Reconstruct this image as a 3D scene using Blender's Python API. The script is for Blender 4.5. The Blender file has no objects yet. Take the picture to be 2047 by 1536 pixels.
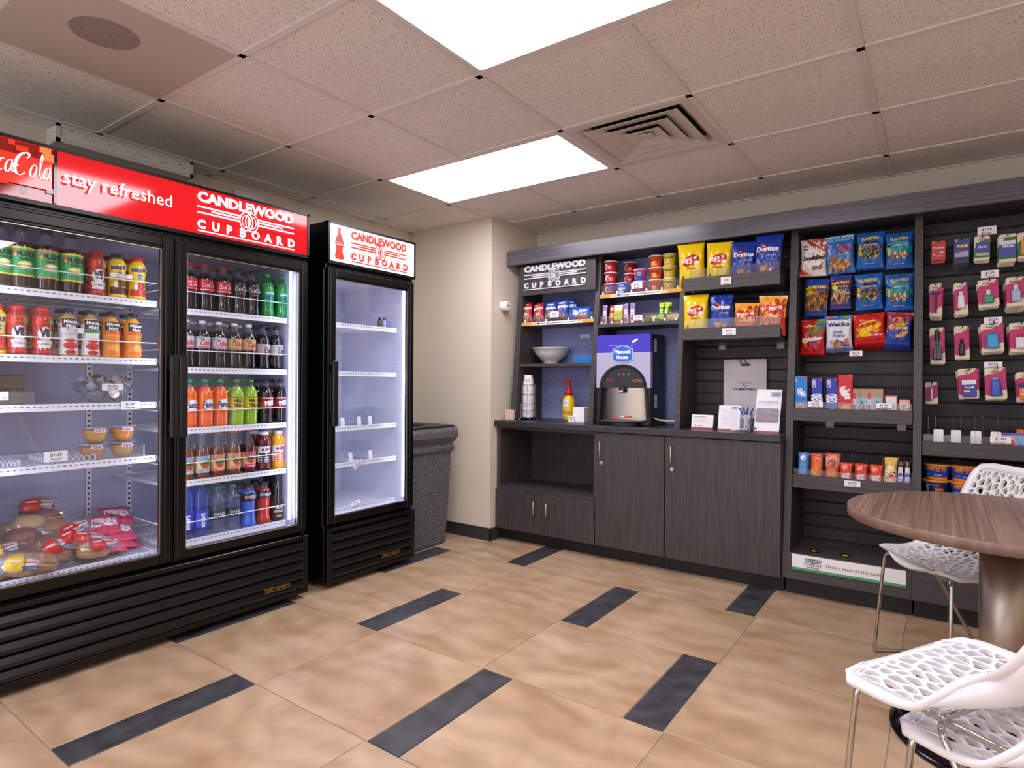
import bpy, math, random
from mathutils import Matrix, Vector
S = bpy.context.scene
COL = S.collection
rnd = random.Random(7)
sin, cos, pi = math.sin, math.cos, math.pi

# ------------------------------------------------------------------ camera, world, exposure, lamps
CAM_H = 1.152; FPX = 1209.84; TH = 0.61637970; CYP = 762.587; ROLL = 0.00548215; CEIL = 2.33
_F = Vector((-sin(TH), cos(TH), 0)); _R0 = Vector((cos(TH), sin(TH), 0)); _U0 = Vector((0, 0, 1))
_R = _R0*cos(ROLL) + _U0*sin(ROLL); _U = -_R0*sin(ROLL) + _U0*cos(ROLL)
cam_d = bpy.data.cameras.new('camera'); cam = bpy.data.objects.new('camera', cam_d); COL.objects.link(cam)
cam_d.sensor_width = 36; cam_d.lens = FPX*36/2047; cam_d.shift_y = -(768 - CYP)/2047; cam_d.clip_start = .02
m4 = Matrix((_R, _U, -_F)).transposed().to_4x4(); m4.translation = Vector((0, 0, CAM_H)); cam.matrix_world = m4
S.camera = cam
W_ = bpy.data.worlds.new('world'); S.world = W_; W_.use_nodes = True
W_.node_tree.nodes['Background'].inputs[0].default_value = (.99, .95, 1, 1); W_.node_tree.nodes['Background'].inputs[1].default_value = 1.5
S.view_settings.view_transform = 'Standard'; S.view_settings.look = 'None'; S.view_settings.gamma = 1
S.view_settings.use_curve_mapping = False; S.view_settings.exposure = 0.12
S.cycles.max_bounces = 8; S.cycles.transparent_max_bounces = 24; S.cycles.diffuse_bounces = 4; S.cycles.glossy_bounces = 4
S.cycles.caustics_reflective = False; S.cycles.caustics_refractive = False; S.cycles.sample_clamp_indirect = 4
PANEL_E = 13.5        # strength of the troffer diffusers
SIGN_E = .55         # backlit signs
STRIP_E = 17.0       # LED strips in the coolers

def at_x(px, py, X):                # the point of a plane X = const seen at a pixel of the photograph
    d = _F + _R*((px-1023.5)/FPX) + _U*((CYP-py)/FPX); p = d*(X/d.x); return p.y, p.z+CAM_H
def at_y(px, py, Y):
    d = _F + _R*((px-1023.5)/FPX) + _U*((CYP-py)/FPX); p = d*(Y/d.y); return p.x, p.z+CAM_H

# ------------------------------------------------------------------ materials
def lin(c): return tuple((x/12.92 if x <= .04045 else ((x+.055)/1.055)**2.4) for x in c)
def hexc(h):
    h = h.lstrip('#'); return lin(tuple(int(h[i:i+2], 16)/255 for i in (0, 2, 4)))
MATS = {}
def mat(name, col, rough=.5, metal=0.0, bump=None, coat=0, spec=None, emit=0, emit_col=None):
    if name in MATS: return MATS[name]
    m = bpy.data.materials.new(name); m.use_nodes = True; nt = m.node_tree; b = nt.nodes['Principled BSDF']
    if isinstance(col, str): col = hexc(col)
    b.inputs['Base Color'].default_value = (*col, 1); b.inputs['Roughness'].default_value = rough; b.inputs['Metallic'].default_value = metal
    if coat: b.inputs['Coat Weight'].default_value = coat; b.inputs['Coat Roughness'].default_value = .08
    if spec is not None: b.inputs['Specular IOR Level'].default_value = spec
    if emit:
        b.inputs['Emission Color'].default_value = (*(emit_col or col), 1); b.inputs['Emission Strength'].default_value = emit
    if bump:
        tc = nt.nodes.new('ShaderNodeTexCoord'); n = nt.nodes.new('ShaderNodeTexNoise'); n.inputs['Scale'].default_value = bump[0]
        n.inputs['Detail'].default_value = 3; bp = nt.nodes.new('ShaderNodeBump'); bp.inputs['Strength'].default_value = bump[1]; bp.inputs['Distance'].default_value = bump[2] if len(bump) > 2 else .01
        nt.links.new(tc.outputs['Object'], n.inputs['Vector']); nt.links.new(n.outputs['Fac'], bp.inputs['Height']); nt.links.new(bp.outputs[0], b.inputs['Normal'])
    MATS[name] = m; return m
def ink(c, kind='p'):
    r = {'p': .45, 'g': .17, 'm': .3}[kind]
    return mat('ink_'+kind+c, c, r, bump=(38, .35, .006) if kind == 'g' else None)
def thin(name, tint=(1, 1, 1), rough=.02, milk=0.0, ior=1.45, milkcol=(.9, .93, 1)):
    if name in MATS: return MATS[name]
    m = bpy.data.materials.new(name); m.use_nodes = True; nt = m.node_tree; nt.nodes.clear()
    o = nt.nodes.new('ShaderNodeOutputMaterial'); t = nt.nodes.new('ShaderNodeBsdfTransparent'); g = nt.nodes.new('ShaderNodeBsdfGlossy')
    lw = nt.nodes.new('ShaderNodeLayerWeight'); pw = nt.nodes.new('ShaderNodeMath'); pw.operation = 'POWER'; pw.inputs[1].default_value = 5; nt.links.new(lw.outputs['Facing'], pw.inputs[0])
    f = nt.nodes.new('ShaderNodeMath'); f.operation = 'MULTIPLY_ADD'; f.inputs[1].default_value = .95; f.inputs[2].default_value = .02*ior*ior; nt.links.new(pw.outputs[0], f.inputs[0]); mx = nt.nodes.new('ShaderNodeMixShader')
    t.inputs[0].default_value = (*tint, 1); g.inputs['Roughness'].default_value = rough
    nt.links.new(f.outputs[0], mx.inputs[0]); nt.links.new(g.outputs[0], mx.inputs[2])
    if milk:
        d = nt.nodes.new('ShaderNodeBsdfDiffuse'); d.inputs[0].default_value = (*milkcol, 1); m2 = nt.nodes.new('ShaderNodeMixShader'); m2.inputs[0].default_value = milk
        nt.links.new(t.outputs[0], m2.inputs[1]); nt.links.new(d.outputs[0], m2.inputs[2]); nt.links.new(m2.outputs[0], mx.inputs[1])
    else: nt.links.new(t.outputs[0], mx.inputs[1])
    nt.links.new(mx.outputs[0], o.inputs[0]); MATS[name] = m; return m
def nodes_of(m): nt = m.node_tree; return nt, nt.nodes['Principled BSDF'], nt.nodes.new, nt.links.new
def wood(name, c0, c1, axis='z', rough=.45, freq=330):
    if name in MATS: return MATS[name]
    m = mat(name, c0, rough); nt, b, N, L = nodes_of(m)
    tc = N('ShaderNodeTexCoord'); mp = N('ShaderNodeMapping'); L(tc.outputs['Object'], mp.inputs[0])
    s = [freq, freq, freq]; s['xyz'.index(axis)] = freq*.012; mp.inputs['Scale'].default_value = s
    n = N('ShaderNodeTexNoise'); n.inputs['Scale'].default_value = 1; n.inputs['Detail'].default_value = 4; L(mp.outputs[0], n.inputs['Vector'])
    r = N('ShaderNodeValToRGB'); r.color_ramp.elements[0].position = .35; r.color_ramp.elements[1].position = .68
    r.color_ramp.elements[0].color = (*hexc(c0), 1); r.color_ramp.elements[1].color = (*hexc(c1), 1)
    L(n.outputs['Fac'], r.inputs[0]); L(r.outputs[0], b.inputs['Base Color'])
    bp = N('ShaderNodeBump'); bp.inputs['Strength'].default_value = .12; bp.inputs['Distance'].default_value = .002; L(n.outputs['Fac'], bp.inputs['Height']); L(bp.outputs[0], b.inputs['Normal'])
    return m
WOODV = wood('dark_laminate_vertical', '312d2d', '4c4746', 'z')
WOODH = wood('dark_laminate_horizontal', '373335', '4f4a4b', 'x')
CROWN = wood('crown_laminate_with_sheen', '4c4a52', '68666f', 'x', .25, 90)  # lighter violet-grey puts reflected panel and cooler light into the colour
SLATM = wood('slatwall_laminate', '1f1c1c', '312d2d', 'z', .5)
TABLEW = wood('walnut_laminate', '6b5245', '94796a', 'y', .38, 110)
BLACKM = mat('black_painted_metal', '060607', .3, spec=.35)
BLACKP = mat('black_plastic', '101011', .4)
LOUVRE = mat('louvre_black', '101012', .28, spec=.45)
WHITEM = mat('white_enamel', 'eceef2', .35)
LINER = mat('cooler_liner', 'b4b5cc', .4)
CHROME = mat('chrome', 'c8c4be', .12, 1)
STEEL = mat('brushed_steel', 'b9aea2', .36, 1)
WHITEP = mat('white_shell_plastic', 'efedf2', .35)
PAPER = mat('white_paper', 'f0eef0', .6)
GLASS = thin('door_glass', (.97, .98, 1), .01)
ACRYL = thin('clear_acrylic', (.96, .97, .98), .03, .03)
CLEARP = thin('clear_bottle_plastic', (.93, .95, .97), .05, .05)
FILM = thin('clear_film', (.97, .97, 1), .10, .05, 1.9)
TOEK = mat('toe_kick_black', '141415', .5)
COUNTER = mat('counter_laminate', '302f31', .38, bump=(300, .05, .001))
CREAM = mat('painted_cream_wall', 'ddd2c0', .75, bump=(170, .5, .004))
GRID = mat('ceiling_grid_paint', 'e0d8d4', .5)
GROUT = mat('grout', '9c948c', .8)
def tile_mat():
    m = mat('beige_stone_tile', 'c9a67c', .38); nt, b, N, L = nodes_of(m)
    tc = N('ShaderNodeTexCoord'); oi = N('ShaderNodeObjectInfo'); va = N('ShaderNodeVectorMath'); va.operation = 'SCALE'; cx = N('ShaderNodeCombineXYZ')
    L(oi.outputs['Random'], cx.inputs[0]); L(oi.outputs['Random'], cx.inputs[1]); va.inputs[3].default_value = 37
    L(cx.outputs[0], va.inputs[0]); ad = N('ShaderNodeVectorMath'); L(tc.outputs['Object'], ad.inputs[0]); L(va.outputs[0], ad.inputs[1])
    w = N('ShaderNodeTexWave'); w.wave_type = 'RINGS'; w.inputs['Scale'].default_value = 2.2; w.inputs['Distortion'].default_value = 7; w.inputs['Detail'].default_value = 3; w.inputs['Detail Scale'].default_value = 1.3
    n = N('ShaderNodeTexNoise'); n.inputs['Scale'].default_value = 3.2; n.inputs['Detail'].default_value = 5; n.inputs['Distortion'].default_value = 1.2
    L(ad.outputs[0], w.inputs['Vector']); L(ad.outputs[0], n.inputs['Vector'])
    r = N('ShaderNodeValToRGB'); e = r.color_ramp.elements; e[0].position = .3; e[0].color = (*hexc('ae8c6a'), 1); e[1].position = .7; e[1].color = (*hexc('ccaf91'), 1)
    L(n.outputs['Fac'], r.inputs[0]); mx = N('ShaderNodeMixRGB'); mx.blend_type = 'MULTIPLY'; mx.inputs[0].default_value = .16; L(r.outputs[0], mx.inputs[1]); L(w.outputs['Fac'], mx.inputs[2])
    L(mx.outputs[0], b.inputs['Base Color']); return m
def dark_tile():
    m = mat('dark_accent_tile', '3c3b3f', .4); nt, b, N, L = nodes_of(m); tc = N('ShaderNodeTexCoord')
    n = N('ShaderNodeTexNoise'); n.inputs['Scale'].default_value = 14; n.inputs['Detail'].default_value = 6; r = N('ShaderNodeValToRGB'); e = r.color_ramp.elements
    e[0].color = (*hexc('2b2b2e'), 1); e[1].color = (*hexc('4b4a4e'), 1); e[0].position = .3; e[1].position = .7
    L(tc.outputs['Object'], n.inputs['Vector']); L(n.outputs['Fac'], r.inputs[0]); L(r.outputs[0], b.inputs['Base Color']); return m
def ceil_mat():
    m = mat('mineral_ceiling_tile', 'cfc6be', .85); nt, b, N, L = nodes_of(m); tc = N('ShaderNodeTexCoord')
    n = N('ShaderNodeTexNoise'); n.inputs['Scale'].default_value = 190; n.inputs['Detail'].default_value = 1.5; r = N('ShaderNodeValToRGB'); e = r.color_ramp.elements
    e[0].position = .33; e[0].color = (*hexc('94887f'), 1); e[1].position = .40; e[1].color = (*hexc('ece6e1'), 1)
    L(tc.outputs['Object'], n.inputs['Vector']); L(n.outputs['Fac'], r.inputs[0]); L(r.outputs[0], b.inputs['Base Color'])
    bp = N('ShaderNodeBump'); bp.inputs['Strength'].default_value = .5; bp.inputs['Distance'].default_value = .002; L(r.outputs[0], bp.inputs['Height']); L(bp.outputs[0], b.inputs['Normal']); return m
def speck_mat():
    m = mat('speckled_grey_stone', '55555a', .75); nt, b, N, L = nodes_of(m); tc = N('ShaderNodeTexCoord')
    n = N('ShaderNodeTexNoise'); n.inputs['Scale'].default_value = 260; n.inputs['Detail'].default_value = 1; r = N('ShaderNodeValToRGB'); e = r.color_ramp.elements
    e[0].position = .42; e[0].color = (*hexc('1c1c20'), 1); e[1].position = .60; e[1].color = (*hexc('807f86'), 1)
    L(tc.outputs['Object'], n.inputs['Vector']); L(n.outputs['Fac'], r.inputs[0]); L(r.outputs[0], b.inputs['Base Color']); return m
def perf_mat():
    m = mat('perforated_metal', 'bdb3aa', .5); nt, b, N, L = nodes_of(m); tc = N('ShaderNodeTexCoord')
    v = N('ShaderNodeTexVoronoi'); v.inputs['Scale'].default_value = 190; v.inputs['Randomness'].default_value = 0; r = N('ShaderNodeValToRGB'); e = r.color_ramp.elements
    e[0].position = .27; e[0].color = (*hexc('5c534c'), 1); e[1].position = .34; e[1].color = (*hexc('bdb3aa'), 1)
    L(tc.outputs['Object'], v.inputs['Vector']); L(v.outputs['Distance'], r.inputs[0]); L(r.outputs[0], b.inputs['Base Color']); return m
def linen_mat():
    m = mat('blue_grey_linen_with_glow', '6a7096', .6); nt, b, N, L = nodes_of(m); tc = N('ShaderNodeTexCoord'); mp = N('ShaderNodeMapping'); mp.inputs['Scale'].default_value = (260, 1, 40)
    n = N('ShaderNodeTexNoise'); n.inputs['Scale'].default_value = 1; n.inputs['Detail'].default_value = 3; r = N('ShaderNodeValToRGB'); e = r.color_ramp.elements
    e[0].position = .35; e[0].color = (*hexc('7c84ba'), 1); e[1].position = .65; e[1].color = (*hexc('a6aee2'), 1)  # linen tones lightened to carry a glow falling on the panels
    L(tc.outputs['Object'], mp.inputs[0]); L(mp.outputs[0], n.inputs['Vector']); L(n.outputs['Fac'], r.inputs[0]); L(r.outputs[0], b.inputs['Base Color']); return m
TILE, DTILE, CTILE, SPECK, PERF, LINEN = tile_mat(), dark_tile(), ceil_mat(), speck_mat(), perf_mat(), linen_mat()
def emis(name, c, e):
    if name in MATS: return MATS[name]
    m = mat(name, c, .07 if 'sign' in name else .25); b = m.node_tree.nodes['Principled BSDF']; cc = hexc(c) if isinstance(c, str) else c
    b.inputs['Emission Color'].default_value = (*cc, 1); b.inputs['Emission Strength'].default_value = e; return m
PANELM = emis('troffer_diffuser', 'f9f6ff', PANEL_E)
STRIPM = emis('led_strip', 'dfe4ff', STRIP_E)
REDSIGN = emis('red_backlit_sign', 'd5121c', SIGN_E)
WHSIGN = emis('white_backlit_sign', 'eeeaf2', .8*SIGN_E)
WHLET = emis('white_backlit_lettering', 'fff8fa', .9*SIGN_E)
RDLET = emis('red_backlit_lettering', 'e0301c', .7*SIGN_E)

# ------------------------------------------------------------------ mesh builder
class MB:
    def __init__(s): s.v = []; s.f = []; s.m = []; s.sm = []
    def add(s, vs, fs, mi=0, smooth=False):
        o = len(s.v); s.v += [tuple(v) for v in vs]; s.f += [tuple(i+o for i in f) for f in fs]; s.m += [mi]*len(fs); s.sm += [smooth]*len(fs); return s
    def box(s, x0, y0, z0, x1, y1, z1, mi=0):
        x0, x1 = sorted((x0, x1)); y0, y1 = sorted((y0, y1)); z0, z1 = sorted((z0, z1))
        return s.add([(x0,y0,z0),(x1,y0,z0),(x1,y1,z0),(x0,y1,z0),(x0,y0,z1),(x1,y0,z1),(x1,y1,z1),(x0,y1,z1)],
              [(3,2,1,0),(4,5,6,7),(0,1,5,4),(1,2,6,5),(2,3,7,6),(3,0,4,7)], mi)
    def bbox(s, x0, y0, z0, x1, y1, z1, b=.004, mi=0):      # box with chamfered edges
        x0, x1 = sorted((x0, x1)); y0, y1 = sorted((y0, y1)); z0, z1 = sorted((z0, z1)); b = min(b, (x1-x0)*.45, (y1-y0)*.45, (z1-z0)*.45)
        vs = []; idx = {}
        for ix in (0, 1):
            for iy in (0, 1):
                for iz in (0, 1):
                    X, Y, Z = (x0, x1)[ix], (y0, y1)[iy], (z0, z1)[iz]; dx, dy, dz = (b, -b)[ix], (b, -b)[iy], (b, -b)[iz]
                    for k, p in enumerate(((X, Y+dy, Z+dz), (X+dx, Y, Z+dz), (X+dx, Y+dy, Z))): idx[ix, iy, iz, k] = len(vs); vs.append(p)
        I = lambda *a: idx[a]; fs = []
        for i in (0, 1):
            q = [I(i,0,0,0), I(i,1,0,0), I(i,1,1,0), I(i,0,1,0)]; fs.append(q if i else q[::-1])
            q = [I(0,i,0,1), I(1,i,0,1), I(1,i,1,1), I(0,i,1,1)]; fs.append(q[::-1] if i else q)
            q = [I(0,0,i,2), I(1,0,i,2), I(1,1,i,2), I(0,1,i,2)]; fs.append(q if i else q[::-1])
        for i in (0, 1):
            for j in (0, 1):
                q = [I(i,j,0,0), I(i,j,1,0), I(i,j,1,1), I(i,j,0,1)]; fs.append(q if i == j else q[::-1])
                q = [I(i,0,j,2), I(i,1,j,2), I(i,1,j,0), I(i,0,j,0)]; fs.append(q if i == j else q[::-1])
                q = [I(0,i,j,1), I(1,i,j,1), I(1,i,j,2), I(0,i,j,2)]; fs.append(q if i == j else q[::-1])
                for k in (0, 1):
                    t = [I(i,j,k,0), I(i,j,k,1), I(i,j,k,2)]; fs.append(t if (i+j+k) % 2 else t[::-1])
        return s.add(vs, fs, mi)
    def lathe(s, prof, n=20, mi=0, c=(0, 0, 0), cap0=True, cap1=True, smooth=True, mif=None, sx=1, sy=1):
        vs = []; fs = []; ms = []
        for z, r in prof:
            for k in range(n): a = 2*pi*k/n; vs.append((c[0]+r*sx*cos(a), c[1]+r*sy*sin(a), c[2]+z))
        for i in range(len(prof)-1):
            for k in range(n):
                fs.append((i*n+k, i*n+(k+1) % n, (i+1)*n+(k+1) % n, (i+1)*n+k)); ms.append(mif((prof[i][0]+prof[i+1][0])/2) if mif else mi)
        o = len(s.v); s.v += vs; s.f += [tuple(i+o for i in f) for f in fs]; s.m += ms; s.sm += [smooth]*len(fs)
        L = len(prof)-1
        if cap0: s.f.append(tuple(o+k for k in range(n))[::-1]); s.m.append(ms[0]); s.sm.append(False)
        if cap1: s.f.append(tuple(o+L*n+k for k in range(n))); s.m.append(ms[-1]); s.sm.append(False)
        return s
    def tube(s, pts, r, n=8, mi=0, closed=False):
        P = [Vector(p) for p in pts]; N = len(P); vs = []; up = None
        for i, p in enumerate(P):
            a = P[(i-1) % N] if closed or i else p; b = P[(i+1) % N] if closed or i < N-1 else p
            t = (b-a).normalized()
            if up is None: up = Vector((0, 0, 1)) if abs(t.z) < .9 else Vector((1, 0, 0))
            x = t.cross(up)
            if x.length < 1e-5: x = t.orthogonal()
            x.normalize(); y = x.cross(t).normalized(); up = y
            for k in range(n): w = 2*pi*k/n; vs.append(p + x*(r*cos(w)) + y*(r*sin(w)))
        fs = []
        for i in range(N if closed else N-1):
            j = (i+1) % N
            for k in range(n): fs.append((i*n+k, j*n+k, j*n+(k+1) % n, i*n+(k+1) % n))
        s.add(vs, fs, mi, True)
        if not closed: s.add(vs[:n], [tuple(range(n))], mi); s.add(vs[-n:], [tuple(range(n))[::-1]], mi)
        return s
    def prism(s, poly, a0, a1, mi=0, axis='y'):            # polygon in the plane across axis, extruded along it
        n = len(poly); f = {'y': lambda p, a: (p[0], a, p[1]), 'x': lambda p, a: (a, p[0], p[1]), 'z': lambda p, a: (p[0], p[1], a)}[axis]
        vs = [f(p, a0) for p in poly] + [f(p, a1) for p in poly]
        fs = [tuple(range(n)), tuple(range(2*n-1, n-1, -1))] + [(i, n+i, n+(i+1) % n, (i+1) % n) for i in range(n)]
        return s.add(vs, fs, mi)
    def mesh(s, name, mats):
        me = bpy.data.meshes.new(name); me.from_pydata(s.v, [], s.f); me.update()
        for m in (mats if isinstance(mats, (list, tuple)) else [mats]): me.materials.append(m)
        me.polygons.foreach_set('material_index', s.m); me.polygons.foreach_set('use_smooth', s.sm); return me
    def build(s, name, mats, parent=None, loc=(0, 0, 0), rz=0, fix=False):
        me = s.mesh(name, mats)
        if fix:
            import bmesh
            b = bmesh.new(); b.from_mesh(me); bmesh.ops.recalc_face_normals(b, faces=b.faces); b.to_mesh(me); b.free()
        o = bpy.data.objects.new(name, me); COL.objects.link(o); o.location = loc; o.rotation_euler = (0, 0, rz)
        if parent: o.parent = parent
        return o
def tag(o, label=None, cat=None, group=None, kind=None):
    if label: o['label'] = label
    if cat: o['category'] = cat
    if group: o['group'] = group
    if kind: o['kind'] = kind
    return o
def thing(name, label, cat, loc=(0, 0, 0), rz=0, group=None):
    o = bpy.data.objects.new(name, None); COL.objects.link(o); o.location = loc; o.rotation_euler = (0, 0, rz); o.empty_display_size = .05
    return tag(o, label, cat, group)
def kids(o): return [c for c in COL.objects if c.parent == o]
def copy_tree(o, loc, rz, label, group=None, tilt=None):
    r = o.copy(); COL.objects.link(r); r.location = loc; r.rotation_euler = (0, 0, rz) if tilt is None else tilt; r['label'] = label
    if group: r['group'] = group
    for c in KIDS[o.name]:
        d = c.copy(); COL.objects.link(d); d.parent = r
        for e in KIDS.get(c.name, ()): f = e.copy(); COL.objects.link(f); f.parent = d
    return r
KIDS = {}
def remember(o):
    KIDS[o.name] = [c for c in o.children]
    for c in o.children: KIDS[c.name] = [e for e in c.children]
    return o
PROTO = {}
def place(key, maker, loc, rz, label, group=None, tilt=None):
    if key not in PROTO:
        o = remember(maker()); PROTO[key] = o; o.location = loc; o.rotation_euler = (0, 0, rz) if tilt is None else tilt; o['label'] = label
        if group: o['group'] = group
        return o
    return copy_tree(PROTO[key], loc, rz, label, group, tilt)
def rrect(x0, z0, x1, z1, r, n=4):
    P = []
    for cx, cz, a in ((x1-r, z1-r, 0), (x0+r, z1-r, 90), (x0+r, z0+r, 180), (x1-r, z0+r, 270)):
        for k in range(n+1): t = math.radians(a+90*k/n); P.append((cx+r*cos(t), cz+r*sin(t)))
    return P

# ------------------------------------------------------------------ flat print: letters and shapes laid on a surface
TXT = {}
def text_geo(s, bold=0.0):
    k = (s, bold)
    if k not in TXT:
        c = bpy.data.curves.new('t', 'FONT'); c.body = s; c.resolution_u = 2; c.offset = bold; o = bpy.data.objects.new('t', c)
        me = bpy.data.meshes.new_from_object(o); V = [(v.co.x, v.co.y) for v in me.vertices]; me.calc_loop_triangles()
        T = [tuple(t.vertices) for t in me.loop_triangles]; bpy.data.meshes.remove(me); bpy.data.objects.remove(o); bpy.data.curves.remove(c)
        if not V: V = [(0, 0), (1, 0), (0, 1)]; T = []
        xs = [v[0] for v in V]; ys = [v[1] for v in V]; TXT[k] = (V, T, min(xs), max(xs), min(ys), max(ys))
    return TXT[k]
def ell(cx, cy, rx, ry, n=16, rot=0):
    c, s_ = cos(math.radians(rot)), sin(math.radians(rot)); P = []
    for k in range(n): a = 2*pi*k/n; x, y = rx*cos(a), ry*sin(a); P.append((cx+x*c-y*s_, cy+x*s_+y*c))
    return P
def ribbon(pts, w):                     # a brush stroke of varying width along points
    L = []; Rr = []; n = len(pts)
    for i, p in enumerate(pts):
        a = pts[max(i-1, 0)]; b = pts[min(i+1, n-1)]; dx, dy = b[0]-a[0], b[1]-a[1]; l = math.hypot(dx, dy) or 1
        ww = (w(i/(n-1)) if callable(w) else w)/2; L.append((p[0]-dy/l*ww, p[1]+dx/l*ww)); Rr.append((p[0]+dy/l*ww, p[1]-dx/l*ww))
    T = []; V = L+Rr
    for i in range(n-1): T += [(i, n+i, n+i+1), (i, n+i+1, i+1)]
    return V, T
def tris_of(sh, W, H):
    """shape in 0..1 x 0..1 of a W x H field (centred in x) -> list of (verts, tris, colour)"""
    k = sh[0]
    mp = lambda p: ((p[0]-.5)*W, p[1]*H)
    if k == 'r': _, a, b, c, d, col = sh; return [([mp(p) for p in ((a, b), (c, b), (c, d), (a, d))], [(0, 1, 2), (0, 2, 3)], col)]
    if k == 'e':
        _, cx, cy, rx, ry, col = sh[:6]; P = ell(cx, cy, rx, ry, 14, sh[6] if len(sh) > 6 else 0); return [([mp(p) for p in P], [(0, i, i+1) for i in range(1, len(P)-1)], col)]
    if k == 'p': _, P, col = sh; return [([mp(p) for p in P], [(0, i, i+1) for i in range(1, len(P)-1)], col)]
    if k == 'v': _, V, T, col = sh; return [([mp(p) for p in V], T, col)]
    if k == 't':        # text, centre x, centre y, height (of field H), colour, options
        _, s, cx, cy, h, col = sh[:6]; o = sh[6] if len(sh) > 6 else {}
        V, T, x0, x1, y0, y1 = text_geo(s, o.get('b', .02)); hh = h*H; sc = hh/max(y1-y0, .3); sx = sc
        if 'w' in o: sx = o['w']*W/(x1-x0)
        a = math.radians(o.get('rot', 0)); out = []
        for x, y in V:
            X = (x-(x0+x1)/2)*sx + (y-(y0+y1)/2)*sc*o.get('sh', 0); Y = (y-(y0+y1)/2)*sc; out.append(((cx-.5)*W + X*cos(a)-Y*sin(a), cy*H + X*sin(a)+Y*cos(a)))
        return [(out, T, col)]
def subdiv(V, T, L):
    V = list(V); T = list(T)
    for _ in range(5):
        cache = {}; N = []; ch = False
        def mid(a, b):
            k = (min(a, b), max(a, b))
            if k not in cache: V.append(((V[a][0]+V[b][0])/2, (V[a][1]+V[b][1])/2)); cache[k] = len(V)-1
            return cache[k]
        for t in T:
            d = [math.hypot(V[t[i]][0]-V[t[(i+1) % 3]][0], V[t[i]][1]-V[t[(i+1) % 3]][1]) for i in range(3)]; i = d.index(max(d))
            if d[i] > L: a, b, c = t[i], t[(i+1) % 3], t[(i+2) % 3]; m = mid(a, b); N += [(a, m, c), (m, b, c)]; ch = True
            else: N.append(t)
        T = N
        if not ch: break
    return V, T
def printed(shapes, W, H, fn, kind='p', L=None, name='print', parent=None, step=.00035, mats=None, base=.0006):
    mb = MB(); ms = []; keys = {}
    for li, sh in enumerate(shapes):
        for V, T, col in tris_of(sh, W, H):
            if L: V, T = subdiv(V, T, L)
            if col not in keys: keys[col] = len(ms); ms.append((mats or {}).get(col) or ink(col, kind))
            off = base+li*step; mb.add([fn(x, z, off) for x, z in V], T, keys[col])
    return mb.build(name, ms or [PAPER], parent)
def flat(x0=0, y=0, z0=0): return lambda x, z, o: (x0+x, y-o, z0+z)
def fmap(p, n, u, v):            # plane through p with axes u, v and normal n
    p, n, u, v = map(Vector, (p, n, u, v)); return lambda x, z, o: tuple(p+u*x+v*z+n*o)
def cylmap(r, z0=0): return lambda x, z, o: ((r(z0+z)+o)*sin(x/r(z0+z)), -(r(z0+z)+o)*cos(x/r(z0+z)), z0+z)

def logo(c):                     # the shop's two-line emblem: name, lines with linked rings, spaced word, underline
    sh = [('t', 'CANDLEWOOD', .5, .865, .27, c, {'b': .055, 'w': 1.0})]
    for a, b, y in ((0, .41, .615), (.13, .41, .545), (0, .41, .47)):
        sh += [('r', a, y-.022, b, y+.022, c), ('r', 1-b, y-.022, 1-a, y+.022, c)]
    for cx in (.472, .528):
        for rx, ry, w in ((.072, .25, .012), (.048, .17, .009)):
            P = ell(cx, .5, rx, ry, 22); Q = ell(cx, .5, rx-w, ry-w*2.6, 22); V = P+Q; n = 22
            sh.append(('v', V, [(i, (i+1) % n, n+i) for i in range(n)]+[((i+1) % n, n+(i+1) % n, n+i) for i in range(n)], c))
    sh.append(('e', .5, .5, .011, .09, c)); w = 'CUPBOARD'
    for i, ch in enumerate(w): sh.append(('t', ch, .035+i*.93/7, .185, .235, c, {'b': .06}))
    sh.append(('r', 0, 0, 1, .035, c)); return sh
def shift(shapes, x0, y0, w, h):     # put shapes of a unit field into a sub-rectangle of another
    X = lambda x: x0+x*w; Y = lambda y: y0+y*h; out = []
    for s_ in shapes:
        k = s_[0]
        if k == 'r': out.append(('r', X(s_[1]), Y(s_[2]), X(s_[3]), Y(s_[4]), s_[5]))
        elif k == 'e': out.append(('e', X(s_[1]), Y(s_[2]), s_[3]*w, s_[4]*h, *s_[5:]))
        elif k == 'p': out.append(('p', [(X(a), Y(b)) for a, b in s_[1]], s_[2]))
        elif k == 'v': out.append(('v', [(X(a), Y(b)) for a, b in s_[1]], s_[2], s_[3]))
        else:
            o = dict(s_[6]) if len(s_) > 6 else {}
            if 'w' in o: o['w'] *= w
            out.append(('t', s_[1], X(s_[2]), Y(s_[3]), s_[4]*h, s_[5], o))
    return out
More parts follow.
